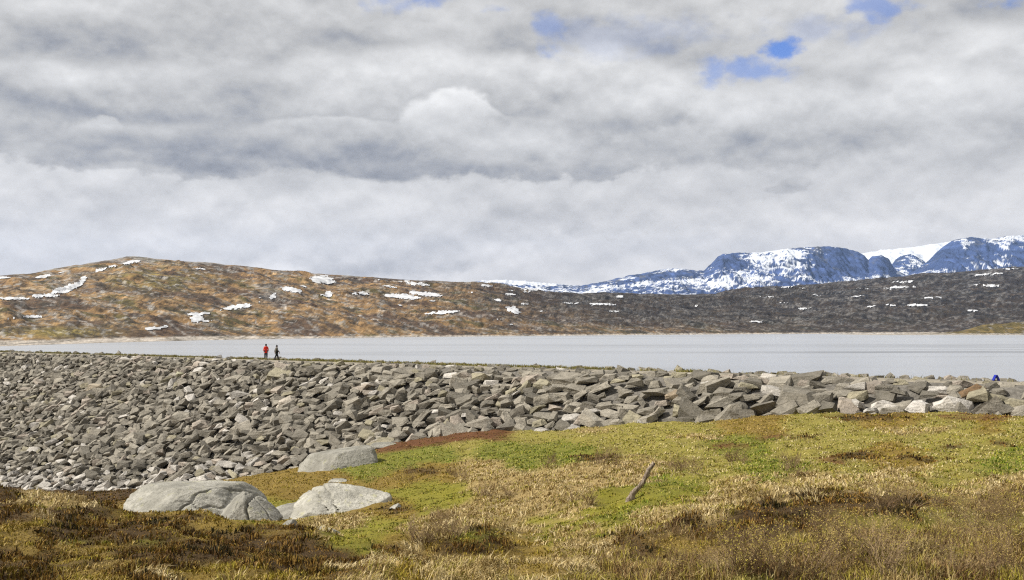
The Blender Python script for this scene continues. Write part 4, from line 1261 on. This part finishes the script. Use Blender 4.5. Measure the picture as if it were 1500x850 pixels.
# ------------------------------------------------------------------ leaning stick
def build_stick():
    a, b = (float(q) for q in slopes(926, 733))
    Ys = np.geomspace(8, 60, 900)
    gz = ground_z(a * Ys, Ys)
    i = np.where(b * Ys <= gz)[0][0]
    Y = float(Ys[i])
    pts = [at(px, py, Y) for px, py in [(920, 742), (923, 733), (927, 723), (935, 714), (943, 706), (947, 697), (950, 688), (958, 678)]]
    base = Vector((pts[1].x, Y, float(gz[i])))
    r = [0.095, 0.105, 0.082, 0.064, 0.06, 0.07, 0.058, 0.05]
    rnd = random.Random(3)

    def limb(bm, pts, r, n=10):
        rings = []
        for j, p in enumerate(pts):
            q = pts[min(j + 1, len(pts) - 1)] - pts[max(j - 1, 0)]
            d = q.normalized(); u = d.orthogonal().normalized(); w = d.cross(u)
            rings.append([bm.verts.new(p + (u * math.cos(k * 2 * math.pi / n) + w * math.sin(k * 2 * math.pi / n)) * r[j] * rnd.uniform(0.82, 1.15)) for k in range(n)])
        for j in range(len(rings) - 1):
            for k in range(n): bm.faces.new((rings[j][k], rings[j][(k + 1) % n], rings[j + 1][(k + 1) % n], rings[j + 1][k]))
        bm.faces.new(rings[0][::-1]); bm.faces.new(rings[-1])
    bm = bmesh.new()
    loc = [p - base for p in pts]
    fine, fr = [], []
    for j in range(len(loc) - 1):
        for q in (0, 0.5):
            fine.append(loc[j].lerp(loc[j + 1], q) + Vector((rnd.gauss(0, .008), rnd.gauss(0, .02), 0))); fr.append(r[j] * (1 - q) + r[j + 1] * q)
    fine.append(loc[-1]); fr.append(r[-1])
    limb(bm, fine, fr)
    for f in bm.faces: f.smooth = True
    me = bpy.data.meshes.new('stick'); bm.to_mesh(me); bm.free()
    m, t, b_ = material('weathered_wood')
    n = t.noise(t.scale(t.coord(), (14, 14, 3)), 2.0, 6, 0.65)
    t.link(t.mix(n.step(0.38, 0.62), (0.10, 0.07, 0.05), (0.34, 0.28, 0.215)), b_.inputs['Base Color'])
    t.link(t.bump(n, 0.9, 0.02), b_.inputs['Normal'])
    o = link('stick', me, m, None, base)
    tag(o, 'weathered bent wooden stick leaning out of the moss', 'stick')
    bm = bmesh.new()
    limb(bm, [loc[5], loc[5] + Vector((0.05, -0.02, 0.0)), loc[5] + Vector((0.085, -0.02, 0.015))], [0.03, 0.022, 0.012], 6)
    me = bpy.data.meshes.new('branch_stub'); bm.to_mesh(me); bm.free()
    link('branch_stub', me, m, o)
    bm = bmesh.new()
    limb(bm, [loc[1] + Vector((0, 0, 0.03)), loc[1] + Vector((-0.07, -0.03, -0.02)), loc[1] + Vector((-0.10, -0.03, -0.08))], [0.04, 0.03, 0.015], 6)
    me = bpy.data.meshes.new('root'); bm.to_mesh(me); bm.free()
    link('root', me, m, o)


build_stick()


# ------------------------------------------------------------------ the two walkers
def skin_mesh(name, verts, edges, radii, root, mat, parent, sub=1):
    me = bpy.data.meshes.new(name)
    me.from_pydata([Vector(v) for v in verts], edges, [])
    o = link(name, me, mat, parent)
    md = o.modifiers.new('skin', 'SKIN')
    md.use_smooth_shade = True
    if not me.skin_vertices: me.attributes.new('skin_vert', 'FLOAT_VECTOR', 'POINT')
    for i, r in enumerate(radii):
        d = me.skin_vertices[0].data[i]
        d.radius = (r, r) if not isinstance(r, tuple) else r
        d.use_root = (i == root)
    ss = o.modifiers.new('subdivision', 'SUBSURF'); ss.levels = sub; ss.render_levels = sub
    return o


def plain(name, c, rough=0.8, var=0.25):
    m, t, b = material(name)
    n = t.noise(t.coord(), 12.0, 4, 0.6)
    f = n * (2 * var) + (1 - var)
    t.link(t.mix(1.0, c, t.comb(f, f, f), 'MULTIPLY'), b.inputs['Base Color'])
    b.inputs['Roughness'].default_value = rough
    return m


SKIN = plain('skin', (0.48, 0.27, 0.19), 0.6, 0.05)


def person(px, py, H, heading, stride, label, jacket, trouser, hairc, arm, hood):
    """standing about H metres tall on the crest track; +y is forward"""
    a, b = (float(q) for q in slopes(px, py))
    Y = (ZC - 0.2) / b
    e = link('person', None, None, None, (a * Y, Y, ZC - 0.2))
    e.rotation_euler = (0, 0, heading)
    e.scale = (H / 1.75,) * 3
    tag(e, label, 'person')
    fl, fr_ = stride, -stride
    J = {'pel': (0, 0, 0.93), 'waist': (0, 0.0, 1.08), 'chest': (0, 0.01, 1.30), 'neck': (0, 0.02, 1.47), 'jaw': (0, 0.045, 1.555), 'head': (0, 0.05, 1.62), 'crown': (0, 0.045, 1.685)}
    for sd, sg, st in (('l', -1, fl), ('r', 1, fr_)):
        J['hip' + sd] = (sg * 0.095, 0, 0.90)
        J['kne' + sd] = (sg * 0.105, st * 0.5 + 0.04, 0.49)
        J['ank' + sd] = (sg * 0.11, st - 0.03, 0.09 + (0.04 if st < 0 else 0))
        J['toe' + sd] = (sg * 0.125, st + 0.13, 0.035)
        J['sho' + sd] = (sg * 0.19, 0.0, 1.42)
        sw = -st * arm
        J['elb' + sd] = (sg * 0.25, sw * 0.4 - 0.03, 1.15)
        J['wri' + sd] = (sg * 0.245, sw + 0.07, 0.92)
        J['pal' + sd] = (sg * 0.243, sw + 0.085, 0.86)
        for q, (dx, dy, L) in enumerate([(-0.0, 0.032, 0.078), (0.004, 0.011, 0.088), (0.004, -0.011, 0.082), (0.0, -0.032, 0.066)]):
            J['f%d%s' % (q, sd)] = (sg * (0.243 + dx), sw + 0.088 + dy, 0.82)
            J['g%d%s' % (q, sd)] = (sg * (0.232 + dx), sw + 0.096 + dy, 0.82 - L)
        J['t0' + sd] = (sg * 0.235, sw + 0.125, 0.86); J['t1' + sd] = (sg * 0.228, sw + 0.14, 0.82)
    names = list(J)
    ix = {n: i for i, n in enumerate(names)}
    E = [('pel', 'waist'), ('waist', 'chest'), ('chest', 'neck'), ('neck', 'jaw'), ('jaw', 'head'), ('head', 'crown')]
    for sd in 'lr':
        E += [('pel', 'hip' + sd), ('hip' + sd, 'kne' + sd), ('kne' + sd, 'ank' + sd), ('ank' + sd, 'toe' + sd), ('chest', 'sho' + sd), ('sho' + sd, 'elb' + sd), ('elb' + sd, 'wri' + sd), ('wri' + sd, 'pal' + sd)]
        for q in range(4): E += [('pal' + sd, 'f%d%s' % (q, sd)), ('f%d%s' % (q, sd), 'g%d%s' % (q, sd))]
        E += [('pal' + sd, 't0' + sd), ('t0' + sd, 't1' + sd)]
    rad = {'pel': 0.14, 'waist': 0.125, 'chest': 0.145, 'neck': 0.055, 'jaw': 0.075, 'head': 0.092, 'crown': 0.07, 'hip': 0.085, 'kne': 0.055, 'ank': 0.042, 'toe': 0.034, 'sho': 0.06, 'elb': 0.043, 'wri': 0.03, 'pal': 0.03}
    R = []
    for n in names:
        k = n if n in rad else n[:3]
        R.append(rad.get(k, 0.0095))
    skin_mesh('body', [J[n] for n in names], [(ix[p], ix[q]) for p, q in E], R, ix['pel'], SKIN, e, 1)
    # face: nose, ears
    # jacket
    jn = ['hem', 'pel', 'waist', 'chest', 'col'] + [k + s for s in 'lr' for k in ('sho', 'elb', 'wri')]
    jp = {**J, 'hem': (0, 0, 0.80), 'col': (0, 0.015, 1.49)}
    jr = {'hem': 0.185, 'pel': 0.18, 'waist': 0.165, 'chest': 0.175, 'col': 0.085, 'sho': 0.088, 'elb': 0.068, 'wri': 0.055}
    je = [('hem', 'pel'), ('pel', 'waist'), ('waist', 'chest'), ('chest', 'col')] + [(p + s if p != 'chest' else p, q + s) for s in 'lr' for p, q in (('chest', 'sho'), ('sho', 'elb'), ('elb', 'wri'))]
    ji = {n: i for i, n in enumerate(jn)}
    jo = skin_mesh('jacket', [jp[n] for n in jn], [(ji[p], ji[q]) for p, q in je], [jr.get(n, jr.get(n[:3])) for n in jn], 1, jacket, e, 2)
    if hood:
        skin_mesh('hood', [(0, -0.06, 1.42), (0, -0.085, 1.50), (0, -0.06, 1.545)], [(0, 1), (1, 2)], [0.10, 0.095, 0.07], 0, jacket, jo, 2)
    tn = ['pel'] + [k + s for s in 'lr' for k in ('hip', 'kne', 'cuf')]
    tp = {**J, 'cufl': tuple(Vector(J['ankl']) + Vector((0, 0, 0.02))), 'cufr': tuple(Vector(J['ankr']) + Vector((0, 0, 0.02)))}
    ti = {n: i for i, n in enumerate(tn)}
    te = [('pel', 'hipl'), ('pel', 'hipr'), ('hipl', 'knel'), ('knel', 'cufl'), ('hipr', 'kner'), ('kner', 'cufr')]
    tr = {'pel': 0.16, 'hip': 0.125, 'kne': 0.10, 'cuf': 0.085}
    skin_mesh('trousers', [tp[n] for n in tn], [(ti[p], ti[q]) for p, q in te], [tr.get(n, tr.get(n[:3])) for n in tn], 0, trouser, e, 2)
    for sd in 'lr':
        A, Tt = Vector(J['ank' + sd]), Vector(J['toe' + sd])
        skin_mesh('shoe', [A + Vector((0, -0.05, -0.03)), A + Vector((0, 0.03, -0.025)), Tt], [(0, 1), (1, 2)], [0.056, 0.058, 0.045], 1, SHOE, e, 1)
    skin_mesh('hair', [(0, -0.005, 1.60), (0, 0.005, 1.665), (0, 0.035, 1.715)], [(0, 1), (1, 2)], [0.085, 0.098, 0.075], 1, hairc, e, 2)
    for sg in (-1, 1):
        bm = bmesh.new(); bmesh.ops.create_icosphere(bm, subdivisions=2, radius=1)
        for v in bm.verts: v.co = Vector((v.co.x * 0.012 + sg * 0.092, v.co.y * 0.02 + 0.05, v.co.z * 0.032 + 1.615))
        me = bpy.data.meshes.new('ear'); bm.to_mesh(me); bm.free(); link('ear', me, SKIN, e)
    bm = bmesh.new(); bmesh.ops.create_icosphere(bm, subdivisions=2, radius=1)
    for v in bm.verts: v.co = Vector((v.co.x * 0.015, v.co.y * 0.022 + 0.145, v.co.z * 0.028 + 1.605))
    me = bpy.data.meshes.new('nose'); bm.to_mesh(me); bm.free(); link('nose', me, SKIN, e)
    for sg in (-1, 1):
        bm = bmesh.new(); bmesh.ops.create_icosphere(bm, subdivisions=2, radius=0.012)
        for v in bm.verts: v.co = v.co + Vector((sg * 0.035, 0.130, 1.635))
        me = bpy.data.meshes.new('eye'); bm.to_mesh(me); bm.free(); link('eye', me, SHOE, e)
    bm = bmesh.new(); bmesh.ops.create_icosphere(bm, subdivisions=2, radius=1)
    for v in bm.verts: v.co = Vector((v.co.x * 0.026, v.co.y * 0.008 + 0.124, v.co.z * 0.007 + 1.562))
    me = bpy.data.meshes.new('mouth'); bm.to_mesh(me); bm.free(); link('mouth', me, LIP, e)


SHOE = plain('dark_leather', (0.02, 0.018, 0.018))
LIP = plain('lips', (0.35, 0.12, 0.10), 0.5, 0.05)
RED = plain('red_shell', (0.62, 0.035, 0.018))
GREYJ = plain('grey_green_fleece', (0.105, 0.095, 0.075))
NAVY = plain('navy_trousers', (0.014, 0.017, 0.024))
BLACK = plain('black_trousers', (0.010, 0.010, 0.010))
HAIR = plain('dark_hair', (0.018, 0.013, 0.010))
person(389.5, 526.5, 1.80, 0.25, 0.10, 'person in red jacket and dark trousers strolling along the dam crest', RED, NAVY, HAIR, 0.6, True)
person(405.0, 527.6, 1.74, -1.05, 0.27, 'person in grey green jacket and black trousers striding along the dam crest', GREYJ, BLACK, HAIR, 0.8, False)


# ------------------------------------------------------------------ blue A-shaped marker on the crest
def build_marker():
    x, y = None, None
    a, b = (float(q) for q in slopes(1459, 556.5))
    # stands on the crest, just behind the front row of stones
    k = a * NV[0] + NV[1]; c = -(P0[0] * NV[0] + P0[1] * NV[1])
    Y = (-0.9 - c) / k
    X = a * Y
    z = b * Y
    blue = plain('blue_paint', (0.012, 0.022, 0.30), 0.5, 0.1)
    e = link('blue_marker', None, None, None, (X, Y, z - 0.05))
    tag(e, 'small blue upside down V shaped marker on the dam crest stones', 'marker')
    h, w = 0.36, 0.17
    for sg in (-1, 1):
        bm = bmesh.new(); bmesh.ops.create_cube(bm, size=1)
        L = math.hypot(h, w)
        for v in bm.verts: v.co = Vector((v.co.x * 0.07, v.co.y * 0.3, v.co.z * L))
        bmesh.ops.bevel(bm, geom=list(bm.edges), offset=0.008, segments=1, affect='EDGES')
        me = bpy.data.meshes.new('board'); bm.to_mesh(me); bm.free()
        o = link('board', me, blue, e)
        o.location = (sg * (w / 2 + 0.022), 0, h / 2); o.rotation_euler = (0, -sg * math.atan2(w, h), 0)
    bm = bmesh.new(); bmesh.ops.create_cube(bm, size=1)
    for v in bm.verts: v.co = Vector((v.co.x * 0.06, v.co.y * 0.305, v.co.z * 0.06 + h - 0.01))
    me = bpy.data.meshes.new('ridge'); bm.to_mesh(me); bm.free()
    link('ridge', me, blue, e)


build_marker()


# ------------------------------------------------------------------ the air
def build_haze():
    bm = bmesh.new(); bmesh.ops.create_cube(bm, size=1)
    for v in bm.verts: v.co = Vector((v.co.x * 24000, v.co.y * 14600 + 6900, (v.co.z + 0.5) * 1230 - 40))
    me = bpy.data.meshes.new('haze'); bm.to_mesh(me); bm.free()
    m = bpy.data.materials.new('hazy_air'); m.use_nodes = True
    nt = m.node_tree
    for n in list(nt.nodes): nt.nodes.remove(n)
    out = nt.nodes.new('ShaderNodeOutputMaterial'); pv = nt.nodes.new('ShaderNodeVolumePrincipled')
    pv.inputs['Color'].default_value = (0.40, 0.60, 1.0, 1)
    pv.inputs['Density'].default_value = 2.3e-5
    pv.inputs['Anisotropy'].default_value = 0.0
    nt.links.new(pv.outputs[0], out.inputs['Volume'])
    o = link('haze', me, m)
    tag(o, 'thin bluish air between the lake and the mountains', 'haze', kind='stuff')


build_haze()
